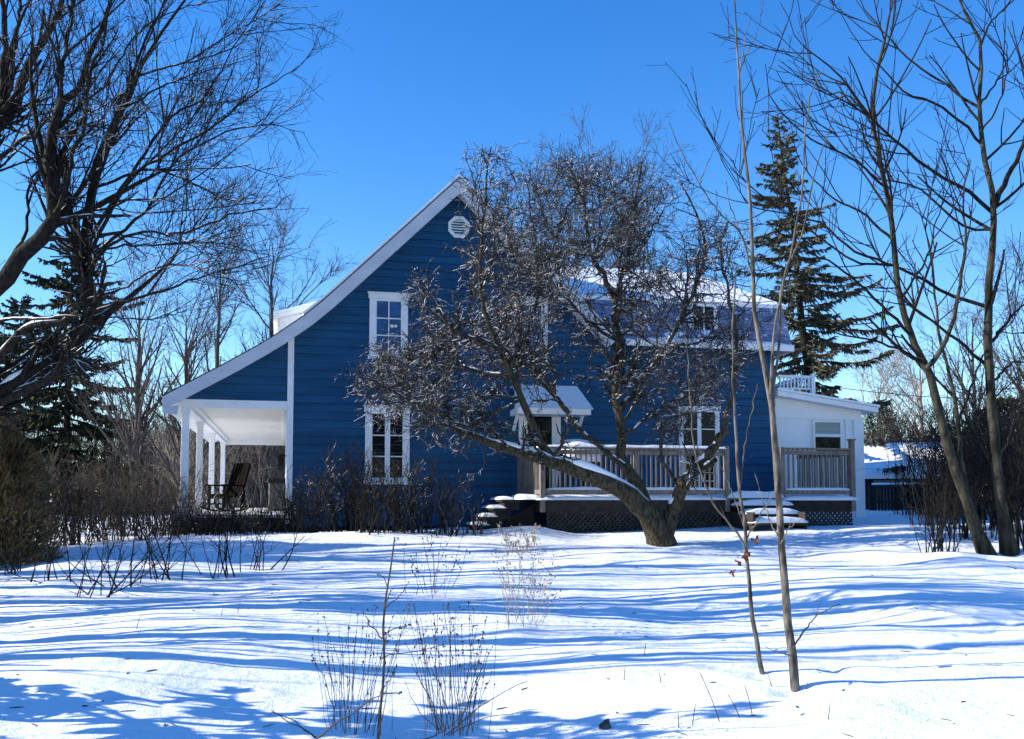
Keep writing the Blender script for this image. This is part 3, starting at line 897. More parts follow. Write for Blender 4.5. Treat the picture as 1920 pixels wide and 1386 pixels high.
cs, cv = FP(424, 940, 3.1)[0], 3.1
ch = empty('rocking_chair', HW(cs, cv, PFZ), A + R(40))
tag(ch, 'dark wooden rocking chair with tall slatted back on the porch', 'chair')
for y in (-.27, .27):
    mb = MB(); pts = [(x, y, .03 + .11 * (x / .5) ** 2) for x in np.linspace(-.5, .5, 9)]
    for a, b in zip(pts[:-1], pts[1:]): mb.bar(a, b, .04, .035)
    mb.build('rocker', M['chair'], ch)
    mb = MB(); mb.bar((-.28, y, .06), (-.26, y, .62), .05); mb.build('leg', M['chair'], ch)
    mb = MB(); mb.bar((.22, y, .05), (.30, y, .52), .05); mb.build('leg', M['chair'], ch)
    mb = MB(); mb.bar((-.34, y * 1.08, .64), (.30, y * 1.08, .62), .11, .03); mb.build('armrest', M['chair'], ch)
mb = MB()
for i in range(6):
    x = -.30 + .095 * i; mb.bar((x, -.27, .42 - .012 * i), (x, .27, .42 - .012 * i), .08, .025)
mb.bar((-.28, -.27, .36), (-.28, .27, .36), .03, .09); mb.bar((-.27, -.27, .2), (-.27, .27, .2), .03, .04); mb.build('seat', M['chair'], ch)
mb = MB()
for i in range(5):
    y = -.22 + .11 * i; mb.bar((.20, y, .36), (.43, y, 1.10), .085, .02)
mb.bar((.43, -.28, 1.12), (.43, .28, 1.12), .03, .10); mb.bar((.215, -.28, .38), (.215, .28, .38), .03, .07)
mb.bar((.20, -.28, .34), (.44, -.28, 1.14), .05); mb.bar((.20, .28, .34), (.44, .28, 1.14), .05)
mb.build('backrest', M['chair'], ch)

bs_, _z = FP(521, 940, 5.0)
bn = empty('storage_bin', HW(bs_, 5.0, PFZ), A)
tag(bn, 'grey bin with black lid standing by the porch wall', 'bin')
MB().box(-.23, .23, -.25, .25, .0, .72).build('body', M['bin'], bn, bevel=.02)
MB().box(-.26, .26, -.28, .28, .721, .84).build('lid', M['black'], bn, bevel=.02)

# ------------------------------------------------------------------ apple tree in front of the deck
def fit_rad(r, n): return r
def make_apple():
    rng = np.random.default_rng(11)
    b = G(1240, 1020)
    Y0 = b[1]
    root = empty('apple_tree', b)
    tag(root, 'old spreading apple tree with low forked trunk and tangled snowy twigs before the deck', 'tree')
    limbs = [
        ([(1242, 1030), (1236, 1005), (1222, 975), (1200, 945), (1165, 917), (1120, 894), (1060, 872), (1005, 856), (950, 840), (890, 820), (840, 802), (790, 785)], 0, -1.0, .25, .028),
        ([(1247, 1012), (1254, 985), (1266, 945), (1275, 915), (1298, 885), (1325, 860), (1345, 830), (1359, 798)], 0, -.6, .15, .065),
        ([(1266, 950), (1290, 905), (1318, 880), (1342, 862)], -.1, -.8, .075, .05),
        ([(1222, 972), (1205, 930), (1190, 900), (1170, 872), (1163, 850), (1165, 820), (1160, 776), (1155, 738), (1160, 695), (1160, 640), (1152, 560), (1178, 480), (1190, 385), (1203, 310)], .0, .3, .13, .014),
        ([(1060, 872), (1032, 852), (1012, 828), (995, 790), (976, 750), (960, 710), (940, 660), (912, 600), (900, 520), (905, 430), (914, 340), (921, 275)], -.5, -.9, .085, .012),
        ([(1170, 872), (1125, 842), (1088, 803), (1060, 770), (1030, 735), (1000, 690), (990, 620), (1010, 540), (1000, 440), (985, 330)], 0, 1.0, .065, .012),
        ([(1160, 776), (1200, 722), (1243, 655), (1290, 570), (1322, 470), (1300, 390), (1275, 340)], .1, 1.2, .065, .012),
        ([(1152, 560), (1105, 460), (1092, 370), (1060, 300)], .3, -.4, .05, .01),
        ([(1357, 802), (1375, 740), (1382, 655), (1368, 560), (1352, 470), (1362, 420)], -.5, -1.0, .05, .01),
        ([(890, 820), (822, 768), (752, 742), (695, 712), (655, 695)], -.8, -1.3, .035, .01),
        ([(940, 660), (865, 622), (805, 580), (782, 510)], -.8, -1.6, .05, .01),
        ([(905, 400), (892, 360), (880, 320), (872, 285)], -.9, -1.0, .012, .006),
        ([(1045, 430), (1070, 380), (1120, 330), (1150, 300)], .2, .9, .03, .008),
        ([(1190, 420), (1140, 380), (1120, 320)], .2, 1.3, .03, .008),
        ([(960, 710), (885, 692), (805, 690), (740, 672), (690, 655)], -.7, .4, .05, .01),
        ([(950, 840), (880, 760), (800, 735), (720, 745), (650, 740)], -.9, .2, .035, .01),
        ([(1060, 770), (1010, 700), (930, 660), (850, 640)], .4, 1.5, .04, .01),
        ([(1243, 655), (1310, 640), (1370, 610), (1405, 560)], .5, -.6, .04, .01),
        ([(1165, 820), (1220, 780), (1280, 745), (1350, 720)], .0, 1.4, .04, .01),
        ([(1275, 915), (1240, 850), (1250, 770), (1230, 690), (1240, 590)], -.2, -1.3, .04, .01),
        ([(976, 750), (915, 780), (850, 800), (760, 800)], -.6, -1.6, .03, .01),
        ([(1012, 540), (960, 470), (935, 400)], .6, 1.2, .03, .01),
        ([(1178, 480), (1230, 420), (1250, 350)], .3, 1.0, .03, .008),
        ([(1160, 640), (1090, 590), (1050, 520), (1045, 420)], .2, -1.2, .035, .01),
    ]
    big = []
    for pts, a, c, r0, r1 in limbs:
        big.append(px_limb(pts, Y0 + a, Y0 + c, r0, r1, 22))
    lp = np.array([x[0] for x in big]); lr = np.array([x[1] for x in big])
    lr[0, :4] *= np.array([1.2, 1.08, 1.0, 1.0])
    # gnarled
    lp[:, 1:-1] += rng.normal(size=lp[:, 1:-1].shape) * .018
    tube_obj('trunk', [(lp[:5], lr[:5], 12)], M['applebark'], root, b)
    up_limb = lp[:, ::1]
    c0, r0 = children(rng, lp[3:], lr[3:], dens=.9, t0=.3, t1=.9, ang=42, asd=12, absl=1.7, n=9, wob=.12, trop=(.02, 0, .09), rr=.5, rmin=.011, tip=.35, up=.5, tipshort=.35)
    def in_crown(br, slack):          # outline of the pruned crown
        x, y = to_px(br[:, -1])
        return (x > np.interp(y, [280, 445, 490, 520, 600, 700, 900], [905, 908, 820, 785, 765, 680, 620]) - slack) & (y > np.interp(x, [850, 930, 1000, 1100, 1200, 1280, 1350, 1410], [275, 275, 300, 290, 300, 335, 400, 460]) - slack) & (x < 1425 + slack)
    keep = in_crown(c0, 0)
    c0 = c0[keep]; r0 = r0[keep]
    p0 = np.stack([resample(a_, b_, 22)[0] for a_, b_ in zip(c0, r0)]); q0 = np.stack([resample(a_, b_, 22)[1] for a_, b_ in zip(c0, r0)])
    c1, r1 = children(rng, np.concatenate([lp[3:], p0]), np.concatenate([lr[3:], q0]), dens=5.6, t0=.24, ang=58, asd=14, absl=1.0, tipshort=.5, n=6, wob=.26, trop=(0, 0, .05), rr=.55, rmin=.010, tip=.5)
    keep = in_crown(c1, 18); c1 = c1[keep]; r1 = r1[keep]
    c1b, r1b = children(rng, lp[:2], lr[:2], dens=1.6, t0=.45, ang=62, asd=14, absl=.7, n=6, wob=.26, trop=(0, 0, .10), rr=.3, rmin=.009, tip=.5, up=.7)
    c1 = np.concatenate([c1, c1b]); r1 = np.concatenate([r1, r1b])
    c2, r2 = children(rng, c1, r1, dens=8.5, t0=.1, ang=55, asd=16, absl=.42, n=5, wob=.33, trop=(0, 0, .04), rr=.65, rmin=.0066, tip=.6)
    c3, r3 = children(rng, c2, r2, dens=7.5, t0=.15, ang=55, asd=18, absl=.17, n=4, wob=.38, rr=.8, rmin=.0062, tip=.8)
    c4, r4 = children(rng, lp[5:], lr[5:], dens=7, t0=.3, ang=60, asd=15, absl=.25, n=4, wob=.35, rr=.3, rmin=.006, tip=.7)
    tube_obj('crown', [(lp[5:], lr[5:], 8), (c0, r0, 6), (c1, r1, 5), (c2, r2, 4), (c3, r3, 3), (c4, r4, 3)], M['appletwig'], root, b)
    # snow lying along the two low limbs
    sn = []
    for i, (ta, tb_) in ((0, (4, 17)), (1, (2, 20)), (2, (3, 20))):
        q, rr = resample(lp[i, ta:tb_], lr[i, ta:tb_], 16)
        q = q + np.array([0, 0, 1]) * (rr[:, None] * .72) + np.array([0, -.2, 0]) * rr[:, None]
        w = rr * .58 * np.clip(1 + 1.6 * vnoise(np.arange(16) * .6 + i * 9, np.zeros(16)), .25, 1.5)
        w[0] = w[-1] = .004
        sn.append((q, w))
    tube_obj('snow', [(np.array([s_[0] for s_ in sn]), np.array([s_[1] for s_ in sn]), 8)], M['snow'], root, b)
make_apple()

# ------------------------------------------------------------------ big maple reaching in from the left
def make_left_tree():
    rng = np.random.default_rng(23)
    Y0 = 10.5
    b = on_ground(-260, Y0)
    root = empty('maple_tree', b)
    tag(root, 'large leafless maple with thick snow-topped limbs reaching in from the left edge', 'tree')
    L = [
        ([(-290, 1230), (-270, 1050), (-235, 900), (-150, 830), (-60, 785), (0, 742), (60, 706), (120, 672), (158, 640), (170, 590), (160, 520), (158, 455), (171, 381), (182, 303), (208, 242), (234, 203), (255, 143), (281, 95), (346, 0), (380, -60)], 0, .5, .30, .02),
        ([(-235, 900), (-190, 740), (-110, 620), (0, 538), (43, 470), (95, 430), (104, 390), (94, 320), (93, 268), (108, 212), (125, 182), (151, 164), (173, 95), (203, 17), (215, -50)], 0, -.8, .24, .025),
        ([(-190, 740), (-160, 500), (-80, 320), (0, 234), (26, 203), (48, 134), (82, 78), (108, 26), (130, -50)], 0, .8, .2, .05),
        ([(-80, 320), (0, 216), (6, 151), (9, 78), (2, -40)], .4, -.2, .12, .05),
        ([(14, 190), (22, 130), (30, 70), (42, -30)], .4, .9, .07, .04),
        ([(-150, 830), (-70, 740), (0, 667), (30, 631), (66, 608), (110, 606), (150, 585)], -.2, -.5, .11, .06),
        ([(-150, 640), (-60, 605), (0, 600), (80, 598), (155, 590)], .0, -.9, .05, .02),
        ([(158, 470), (177, 440), (199, 398), (260, 303), (303, 242), (340, 205), (385, 182), (433, 95), (480, 26)], .2, 1.2, .065, .012),
        ([(165, 480), (195, 420), (242, 338), (312, 286), (381, 251), (433, 208), (493, 164), (558, 130)], .2, -.8, .06, .010),
        ([(162, 500), (203, 455), (277, 390), (329, 303), (416, 251), (498, 234), (572, 249)], .2, 1.6, .06, .009),
        ([(165, 510), (208, 459), (260, 437), (346, 437), (433, 403), (505, 392), (545, 364)], .2, -1.2, .055, .009),
        ([(160, 500), (186, 468), (277, 459), (364, 455), (433, 460), (476, 476)], .2, .9, .045, .009),
        ([(168, 600), (182, 580), (260, 558), (329, 537), (390, 515), (455, 498), (505, 480)], .1, -.4, .055, .010),
        ([(182, 350), (260, 320), (310, 322), (368, 346), (433, 377), (476, 364)], .3, -1.4, .045, .009),
        ([(158, 440), (182, 346), (208, 268), (242, 173), (260, 108), (294, 35), (312, -10)], .2, -.5, .07, .02),
        ([(234, 203), (299, 165), (346, 143), (416, 126), (489, 104)], .3, 1.0, .035, .009),
        ([(255, 143), (312, 126), (373, 113), (433, 91), (470, 60)], .3, -.6, .035, .009),
        ([(104, 400), (126, 346), (139, 281), (160, 234), (165, 152), (195, 74), (208, -10)], -.4, -.9, .07, .03),
        ([(26, 475), (48, 433), (56, 346), (82, 303), (90, 240)], -.2, .4, .05, .02),
        ([(-110, 370), (0, 294), (43, 260), (95, 255), (151, 255), (208, 235), (270, 190)], .3, -1.2, .045, .012),
        ([(170, 590), (215, 596), (290, 598), (350, 582)], .1, .8, .03, .008),
        ([(165, 560), (230, 540), (300, 500), (370, 500), (430, 520)], .1, -1.5, .035, .008),
        ([(203, 150), (260, 60), (330, 20), (430, 0)], -.3, .6, .03, .01),
        ([(108, 212), (118, 120), (134, 30), (145, -30)], -.5, -.3, .06, .04),
        ([(-300, 1000), (-340, 760), (-420, 500), (-500, 200)], 0, 1.5, .22, .08),
        ([(-235, 900), (-210, 600), (-190, 300), (-150, 0), (-120, -200)], 0, 2.0, .2, .06),
    ]
    big = [px_limb(p, Y0 + a, Y0 + c, r0, r1, 22) for p, a, c, r0, r1 in L]
    lp = np.array([x[0] for x in big]); lr = np.array([x[1] for x in big]) * .48
    lr[0] *= 1.0 - .2 * np.linspace(0, 1, 22); lr[7:24] *= .85
    lp[:, 1:-1] += rng.normal(size=lp[:, 1:-1].shape) * .008
    tube_obj('trunk', [(lp[:7], lr[:7], 12), (lp[24:], lr[24:], 10)], M['bark'], root, b)
    out = [(lp[7:24], lr[7:24], 8)]
    # the finer limbs sweep up and to the right, as the tall ones do
    sel = [0, 1, 2, 3, 4] + list(range(7, 24))
    c0, r0 = children(rng, lp[sel], lr[sel], dens=.45, t0=.25, t1=.65, ang=22, asd=7, absl=1.8, n=9, wob=.045, trop=(.01, 0, .02), rr=.6, rmin=.012, tip=.3, side=(.4, 0, .5), tipshort=.55)
    out.append((c0, r0, 6))
    p2 = np.stack([resample(a_, b_, 22)[0] for a_, b_ in zip(c0, r0)]); q2 = np.stack([resample(a_, b_, 22)[1] for a_, b_ in zip(c0, r0)])
    c1, r1 = children(rng, np.concatenate([lp[sel], p2]), np.concatenate([lr[sel], q2]), dens=3.0, t0=.3, ang=30, asd=8, absl=1.15, tipshort=.52, n=7, wob=.09,
                      trop=(.0, 0, .035), rr=.5, rmin=.006, tip=.4, side=(.3, 0, .5))
    c2, r2 = children(rng, c1, r1, dens=6.2, t0=.12, ang=38, asd=12, absl=.46, n=5, wob=.13, trop=(.0, 0, .04), rr=.6, rmin=.0034, tip=.5, tipshort=.3)
    c3, r3 = children(rng, c2, r2, dens=7, t0=.15, ang=42, asd=14, absl=.22, n=4, wob=.16, trop=(0, 0, .03), rr=.7, rmin=.0026, tip=.7)
    c4, r4 = children(rng, lp[7:24], lr[7:24], dens=6, t0=.3, ang=42, asd=14, absl=.35, n=5, wob=.14, rr=.25, rmin=.004, tip=.6)
    out += [(c1, r1, 5), (c2, r2, 4), (c3, r3, 3), (c4, r4, 3)]
    tube_obj('crown', out, M['bark'], root, b)
    sn = []
    for i, (ta, tb_) in ((0, (6, 10)), (5, (6, 20)), (1, (6, 9)), (6, (8, 21))):
        q, rr = resample(lp[i, ta:tb_], lr[i, ta:tb_], 14)
        q = q + np.array([0, -.25, 1]) * (rr[:, None] * .75)
        w = rr * .5 * np.clip(1 + 1.5 * vnoise(np.arange(14) * .7 + i * 7, np.zeros(14)), .15, 1.4); w[0] = w[-1] = .003
        sn.append((q, w))
    tube_obj('snow', [(np.array([s_[0] for s_ in sn]), np.array([s_[1] for s_ in sn]), 7)], M['snow'], root, b)
make_left_tree()

# ------------------------------------------------------------------ the two trees at the right edge
def make_right_trees():
    rng = np.random.default_rng(37)
    def one(base_px, limbs, label, seed, ntr):
        rng = np.random.default_rng(seed)
        b = G(*base_px); Y0 = b[1]
        root = empty('bare_tree', b)
        tag(root, label, 'tree')
        big = [px_limb(p, Y0 + a, Y0 + c, r0, r1, 20) for p, a, c, r0, r1 in limbs]
        lp = np.array([x[0] for x in big]); lr = np.array([x[1] for x in big])
        lr *= .60; lr[0, 0] *= 1.7; lr[0, 1] *= 1.15
        lp[:, 1:-1] += rng.normal(size=lp[:, 1:-1].shape) * .010
        tube_obj('trunk', [(lp[:ntr], lr[:ntr], 10)], M['greybark'], root, b)
        c1, r1 = children(rng, lp, lr, dens=1.5, t0=.33, ang=42, asd=10, absl=1.3, n=7, wob=.06, trop=(-.01, 0, .085), rr=.6, rmin=.012, tip=.45, side=(-.3, 0, .2))
        c2, r2 = children(rng, c1, r1, dens=2.0, t0=.2, ang=42, asd=10, absl=.6, n=5, wob=.08, trop=(0, 0, .09), rr=.6, rmin=.0075, tip=.6)
        c3, r3 = children(rng, c2, r2, dens=1.0, t0=.25, ang=45, asd=12, absl=.28, n=4, wob=.1, trop=(0, 0, .08), rr=.8, rmin=.0055, tip=.8)
        tube_obj('crown', [(lp[ntr:], lr[ntr:], 8), (c1, r1, 5), (c2, r2, 4), (c3, r3, 3)], M['twig'], root, b)
    one((1852, 1040), [
        ([(1855, 1052), (1842, 1020), (1815, 950), (1790, 880), (1765, 790), (1747, 725), (1738, 690), (1712, 640), (1685, 555), (1677, 454), (1662, 353), (1639, 237), (1639, 167), (1654, 91), (1669, 30), (1672, -30)], 0, .3, .155, .02),
        ([(1738, 690), (1760, 661), (1786, 607), (1803, 510), (1811, 444), (1806, 380), (1820, 300)], 0, -.8, .075, .012),
        ([(1818, 958), (1803, 870), (1797, 780), (1785, 720), (1765, 650), (1752, 560), (1745, 470), (1720, 380)], 0, .8, .075, .012),
        ([(1742, 705), (1707, 665), (1640, 640), (1560, 622), (1490, 560)], .1, .9, .05, .008),
        ([(1705, 626), (1640, 560), (1570, 500), (1500, 460), (1440, 380)], .1, -.9, .045, .008),
        ([(1677, 454), (1620, 400), (1560, 370), (1500, 300), (1480, 220)], .2, 1.0, .04, .008),
        ([(1662, 353), (1600, 300), (1520, 260), (1450, 190), (1435, 120)], .2, -.8, .035, .008),
        ([(1685, 500), (1600, 470), (1540, 420), (1470, 400), (1400, 380), (1375, 300)], .2, .4, .04, .008),
        ([(1639, 237), (1590, 180), (1540, 170), (1500, 90)], .2, .9, .03, .007),
        ([(1690, 560), (1740, 480), (1760, 400), (1790, 330)], .2, .9, .035, .008),
        ([(1797, 790), (1830, 700), (1860, 640), (1900, 600), (1930, 540)], .4, 1.2, .035, .008),
    ], 'leaning bare tree with slender grey trunk and arching limbs at the right edge', 41, 3)
    one((1890, 1038), [
        ([(1895, 1050), (1890, 1025), (1880, 960), (1868, 870), (1858, 740), (1852, 640), (1855, 560), (1860, 470), (1862, 392), (1845, 280), (1834, 202), (1839, 86), (1810, 30), (1788, -30)], 0, -.3, .165, .022),
        ([(1862, 392), (1880, 350), (1905, 300), (1935, 230), (1960, 100)], -.1, -.8, .09, .03),
        ([(1860, 398), (1820, 362), (1776, 338), (1705, 288), (1639, 227), (1584, 157), (1548, 116), (1503, 86), (1463, 5)], -.1, -1.0, .055, .008),
        ([(1836, 202), (1781, 167), (1705, 111), (1634, 35), (1600, -20)], -.2, .9, .04, .010),
        ([(1843, 273), (1796, 222), (1750, 192), (1705, 177), (1655, 130), (1619, 95), (1560, 0)], -.2, -.8, .04, .008),
        ([(1853, 576), (1800, 560), (1755, 540), (1680, 500), (1604, 490), (1518, 429), (1478, 399), (1412, 353), (1367, 295)], -.1, .9, .055, .007),
        ([(1855, 690), (1801, 643), (1758, 611), (1700, 560), (1640, 470), (1600, 380)], 0, -1.2, .05, .008),
        ([(1860, 640), (1900, 590), (1940, 560)], 0, .8, .05, .02),
        ([(1839, 86), (1860, 40), (1900, 0), (1920, -30)], -.2, .2, .03, .01),
        ([(1834, 202), (1870, 150), (1920, 60)], -.2, .7, .035, .01),
        ([(1860, 430), (1800, 420), (1720, 350), (1640, 330), (1560, 240), (1530, 150)], -.1, 1.2, .04, .008),
        ([(1868, 880), (1900, 800), (1940, 720)], 0, -.7, .03, .01),
        ([(1858, 720), (1900, 680), (1950, 690)], 0, .7, .04, .015),
        ([(1840, 250), (1870, 200), (1890, 120), (1880, 40)], -.2, -.9, .03, .008),
    ], 'upright bare tree with mottled grey trunk nearest the right edge', 43, 1)
make_right_trees()

# ------------------------------------------------------------------ saplings in the foreground
def leaf_cluster(root, b, pts, seed):
    rng = np.random.default_rng(seed)
    for p in pts:
        mb = MB()
        for k in range(3):
            d = Vector(rng.normal(size=3)); d.z -= .8; d.normalize(); s = d.cross(Vector(rng.normal(size=3))).normalized()
            L_ = .05; n_ = d.cross(s)
            a = Vector([float(c) for c in p - b])
            mb.poly([a, a + d * L_ * .5 + s * .022 + n_ * .006, a + d * L_, a + d * L_ * .5 - s * .022 + n_ * .006])
        mb.build('dead_leaf', M['leaf'], root)
def sapling(base_px, limbs, label, seed, twigs, leaves=()):
    rng = np.random.default_rng(seed)
    b = G(*base_px); Y0 = b[1]
    root = empty('sapling', b)
    tag(root, label, 'sapling')
    big = [px_limb(p, Y0 + a, Y0 + c, r0, r1, 22) for p, a, c, r0, r1 in limbs]
    lp = np.array([x[0] for x in big]); lr = np.array([x[1] for x in big])
    lp[:, 1:-1] += rng.normal(size=lp[:, 1:-1].shape) * .004
    tube_obj('trunk', [(lp[:1], lr[:1], 9)], M['palebark'], root, b)
    for i in range(1, len(lp)):
        c1, r1 = children(rng, lp[i:i + 1], lr[i:i + 1], dens=twigs, t0=.15, ang=50, asd=12, absl=.13, n=4, wob=.08, trop=(0, 0, .08), rr=.3, rmin=.0025, tip=.5)
        tube_obj('branch', [(lp[i:i + 1], lr[i:i + 1], 6), (c1, r1, 3)], M['palebark'], root, b)
    leaf_cluster(root, b, [P(a, c, Y0) for a, c in leaves], seed)
sapling((1430, 1264), [
    ([(1432, 1275), (1422, 1225), (1412, 1160), (1406, 1100), (1400, 1030), (1393, 960), (1387, 915), (1381, 835), (1376, 740), (1374, 666), (1376, 571), (1380, 500)], 0, .2, .020, .006),
    ([(1400, 1035), (1385, 1000), (1355, 969), (1335, 935), (1315, 890), (1300, 830), (1294, 740), (1287, 640)], 0, -.3, .010, .004),
    ([(1387, 915), (1400, 820), (1412, 760), (1420, 720)], .1, .3, .007, .003),
    ([(1400, 1010), (1420, 975), (1445, 935), (1460, 900)], .1, -.2, .006, .003),
    ([(1398, 1000), (1375, 930), (1350, 870)], .1, .2, .005, .003),
], 'thin leaning sapling with a few brown leaves, left of the pair before the steps', 51, 1.4,
    [(1378, 1068), (1374, 1072), (1400, 1042), (1404, 1035), (1384, 1052), (1416, 1012)])
sapling((1490, 1294), [
    ([(1492, 1305), (1487, 1240), (1478, 1170), (1470, 1090), (1464, 1013), (1460, 930), (1452, 820), (1446, 760), (1437, 710), (1425, 640), (1417, 580), (1411, 450), (1402, 340), (1390, 230), (1385, 150), (1380, 60), (1376, -30)], 0, .4, .034, .005),
    ([(1444, 745), (1446, 690), (1449, 650), (1458, 593), (1471, 519), (1488, 454), (1503, 353), (1513, 217), (1528, 160), (1545, 125)], .178, -.2, .013, .003),
    ([(1446, 760), (1456, 690), (1462, 620), (1467, 530), (1503, 444), (1528, 328), (1553, 247), (1578, 177)], .175, .5, .012, .003),
    ([(1386, 140), (1396, 110), (1420, 60), (1432, 0)], .353, .5, .006, .002),
    ([(1386, 140), (1398, 70), (1408, 30)], .353, .2, .005, .002),
    ([(1411, 520), (1390, 440), (1350, 400), (1312, 345), (1280, 290), (1255, 230)], .262, -.2, .008, .003),
    ([(1312, 345), (1325, 310), (1344, 272)], .05, .2, .005, .002),
    ([(1487, 1215), (1510, 1180), (1535, 1152), (1575, 1133)], 0, .2, .007, .003),
    ([(1486, 1230), (1465, 1225), (1435, 1213)], 0, -.1, .005, .002),
    ([(1463, 1010), (1445, 980), (1430, 940), (1415, 885)], 0, .3, .006, .003),
    ([(1464, 1020), (1480, 990), (1505, 972)], 0, -.3, .005, .003),
    ([(1412, 480), (1385, 430), (1365, 370), (1362, 340)], .27, .5, .006, .003),
], 'tall forked sapling with pale bark, right of the pair before the steps', 53, 1.2)

# ------------------------------------------------------------------ conifers
def spruce(b, H, Rb, label, seed, mat, low=.06, dens=1.0, power=.85, name='spruce_tree', group=None, twig=.34, width=.07, gap=0.0, lean=0.0, sp=1.0):
    rng = np.random.default_rng(seed)
    root = empty(name, b)
    tag(root, label, 'tree', group)
    tp = np.stack([np.array([0, 0, h]) for h in np.linspace(-.2, H, 12)])[None]
    tp[0, :, 0] += lean * np.linspace(0, 1, 12) ** 1.3
    tp[0, 1:-1, :2] += rng.normal(size=(10, 2)) * .03
    tube_obj('trunk', [(tp, np.linspace(H * .017, .012, 12)[None], 8)], M['bark'], root)
    hs_ = []
    h = H * low
    while h < H * .985:
        fr = (H - h) / H
        for k in range(rng.integers(4, 7)):
            hs_.append(h + rng.normal() * .08)
        h += (.20 + .26 * fr) * sp
    hs_ = np.clip(np.array(hs_), .1, H * .99); K = len(hs_)
    fr = (H - hs_) / H
    az = rng.uniform(0, 2 * math.pi, K)
    ln = Rb * np.minimum(fr / (1 - low), 1.0) ** power * rng.uniform(.55, 1.22, K) * np.where(rng.random(K) < gap, .45, 1) + .08
    n = 8
    out = np.empty((K, n, 3)); out[:, 0] = np.stack([lean * (hs_ / H) ** 1.3, 0 * az, hs_], -1)
    el = np.radians(25 - 48 * fr ** .7 + rng.normal(size=K) * 6)
    for j in range(1, n):
        e = el + np.radians(np.interp(j, [1, 3, 5, 7], [0, -8, 2, 22])) * np.clip(fr * 1.6, .2, 1)
        d = np.stack([np.cos(az) * np.cos(e), np.sin(az) * np.cos(e), np.sin(e)], -1)
        out[:, j] = out[:, j - 1] + d * (ln / (n - 1))[:, None]
    rd = (0.010 + .012 * ln)[:, None] * np.linspace(1, .25, n)[None]
    # needle twigs: narrow diamonds standing out from the branch and hanging below it
    cnt = np.maximum(6, (ln * 34 * dens).astype(int))
    idx = np.repeat(np.arange(K), cnt); T = len(idx)
    t = rng.uniform(.08, 1.0, T) ** .8; f = t * (n - 1); i = np.minimum(f.astype(int), n - 2); q = (f - i)[:, None]
    p = out[idx, i] * (1 - q) + out[idx, i + 1] * q
    tg = nrm(out[idx, i + 1] - out[idx, i])
    sd = nrm(np.cross(tg, np.array([0, 0, 1.]))) * rng.choice([-1, 1], T)[:, None]
    d = nrm(tg * rng.uniform(.2, .9, T)[:, None] + sd * rng.uniform(.0, 1.0, T)[:, None] + np.array([0, 0, -1.]) * rng.uniform(-.1, .95, T)[:, None])
    L_ = twig * rng.uniform(.5, 1.2, T) * np.clip(.45 + .75 * fr[idx], .4, 1.1) * (1.1 - .45 * t)
    s2 = nrm(np.cross(d, rng.normal(size=(T, 3)))) * (width * rng.uniform(.6, 1.2, T))[:, None]
    a = p; bb = p + d * (L_ * .45)[:, None] + s2; c = p + d * L_[:, None]; e = p + d * (L_ * .45)[:, None] - s2
    V = np.stack([a, bb, c, e], 1).reshape(-1, 3)
    Q = np.arange(T * 4).reshape(T, 4)
    tv, tq = tubes(out, rd, 4)
    o = np_mesh('crown', np.vstack([V, tv]), np.vstack([Q, tq + len(V)]), mat, root, False)
    return root
bR = on_ground(1535, 33.0)
topz = P(1466, 214, 33)[2]
spruce(bR, topz - bR[2], 3.9, 'tall dark spruce with drooping boughs behind the white addition', 61, M['needle2'], low=.10, dens=2.0, power=.9, gap=.45, twig=.42, width=.036, lean=-1.2, sp=.80)
bL = on_ground(125, 38.0)
spruce(bL, P(125, 430, 38)[2] - bL[2], 4.5, 'dark spruce with ragged boughs left of the porch', 62, M['needle'], low=.05, dens=1.5, power=.6, gap=.35, twig=.55, width=.06)
bL2 = on_ground(30, 41.0)
spruce(bL2, P(30, 560, 41)[2] - bL2[2], 3.6, 'smaller dark spruce at the left edge behind the ragged one', 63, M['needle'], low=.05, dens=1.4, power=.6, gap=.2, twig=.5, width=.06)

def cedar(b, H, Rx, label, seed, mat):
    rng = np.random.default_rng(seed)
    root = empty('cedar_shrub', b); tag(root, label, 'shrub')
    T = 15000
    z = rng.uniform(0, 1, T) ** 1.1
    prof_r = Rx * np.interp(z, [0, .15, .5, .8, 1], [.85, 1, .85, .5, .08])
    az = rng.uniform(0, 2 * math.pi, T); rr = prof_r * np.sqrt(rng.uniform(.12, 1, T)) * (1 + .35 * np.sin(az * 3 + z * 9))
    p = np.stack([rr * np.cos(az), rr * np.sin(az), z * H * .96], -1)
    d = nrm(np.stack([np.cos(az) * .7, np.sin(az) * .7, rng.uniform(.1, 1.2, T)], -1) + rng.normal(size=(T, 3)) * .3)
    L_ = rng.uniform(.07, .19, T); s2 = nrm(np.cross(d, rng.normal(size=(T, 3)))) * rng.uniform(.007, .018, T)[:, None]
    V = np.stack([p, p + d * (L_ * .5)[:, None] + s2, p + d * L_[:, None], p + d * (L_ * .5)[:, None] - s2], 1).reshape(-1, 3)
    np_mesh('crown', V, np.arange(T * 4).reshape(T, 4), mat, root, False)
    st = np.stack([np.linspace([0, 0, -.1], [rng.normal() * Rx * .4, rng.normal() * Rx * .4, H * .8], 6) for _ in range(6)])
    tube_obj('trunk', [(st, np.tile(np.linspace(.05, .01, 6), (6, 1)), 6)], M['greybark'], root)
cedar(on_ground(6, 15.2), 2.2, .70, 'rusty olive cedar shrub at the left edge', 71, M['cedar'])
cedar(on_ground(-75, 16.5), 3.4, .9, 'brown evergreen shrub cut by the left edge of the picture', 72, M['cedar'])
cedar(on_ground(1648, 42), 4.6, 1.7, 'dark evergreen bush beside the addition, beyond the right fence', 73, M['needle'])
cedar(on_ground(1890, 24), 2.9, 2.2, 'dark evergreen bush behind the trunks at the right edge', 74, M['needle'])

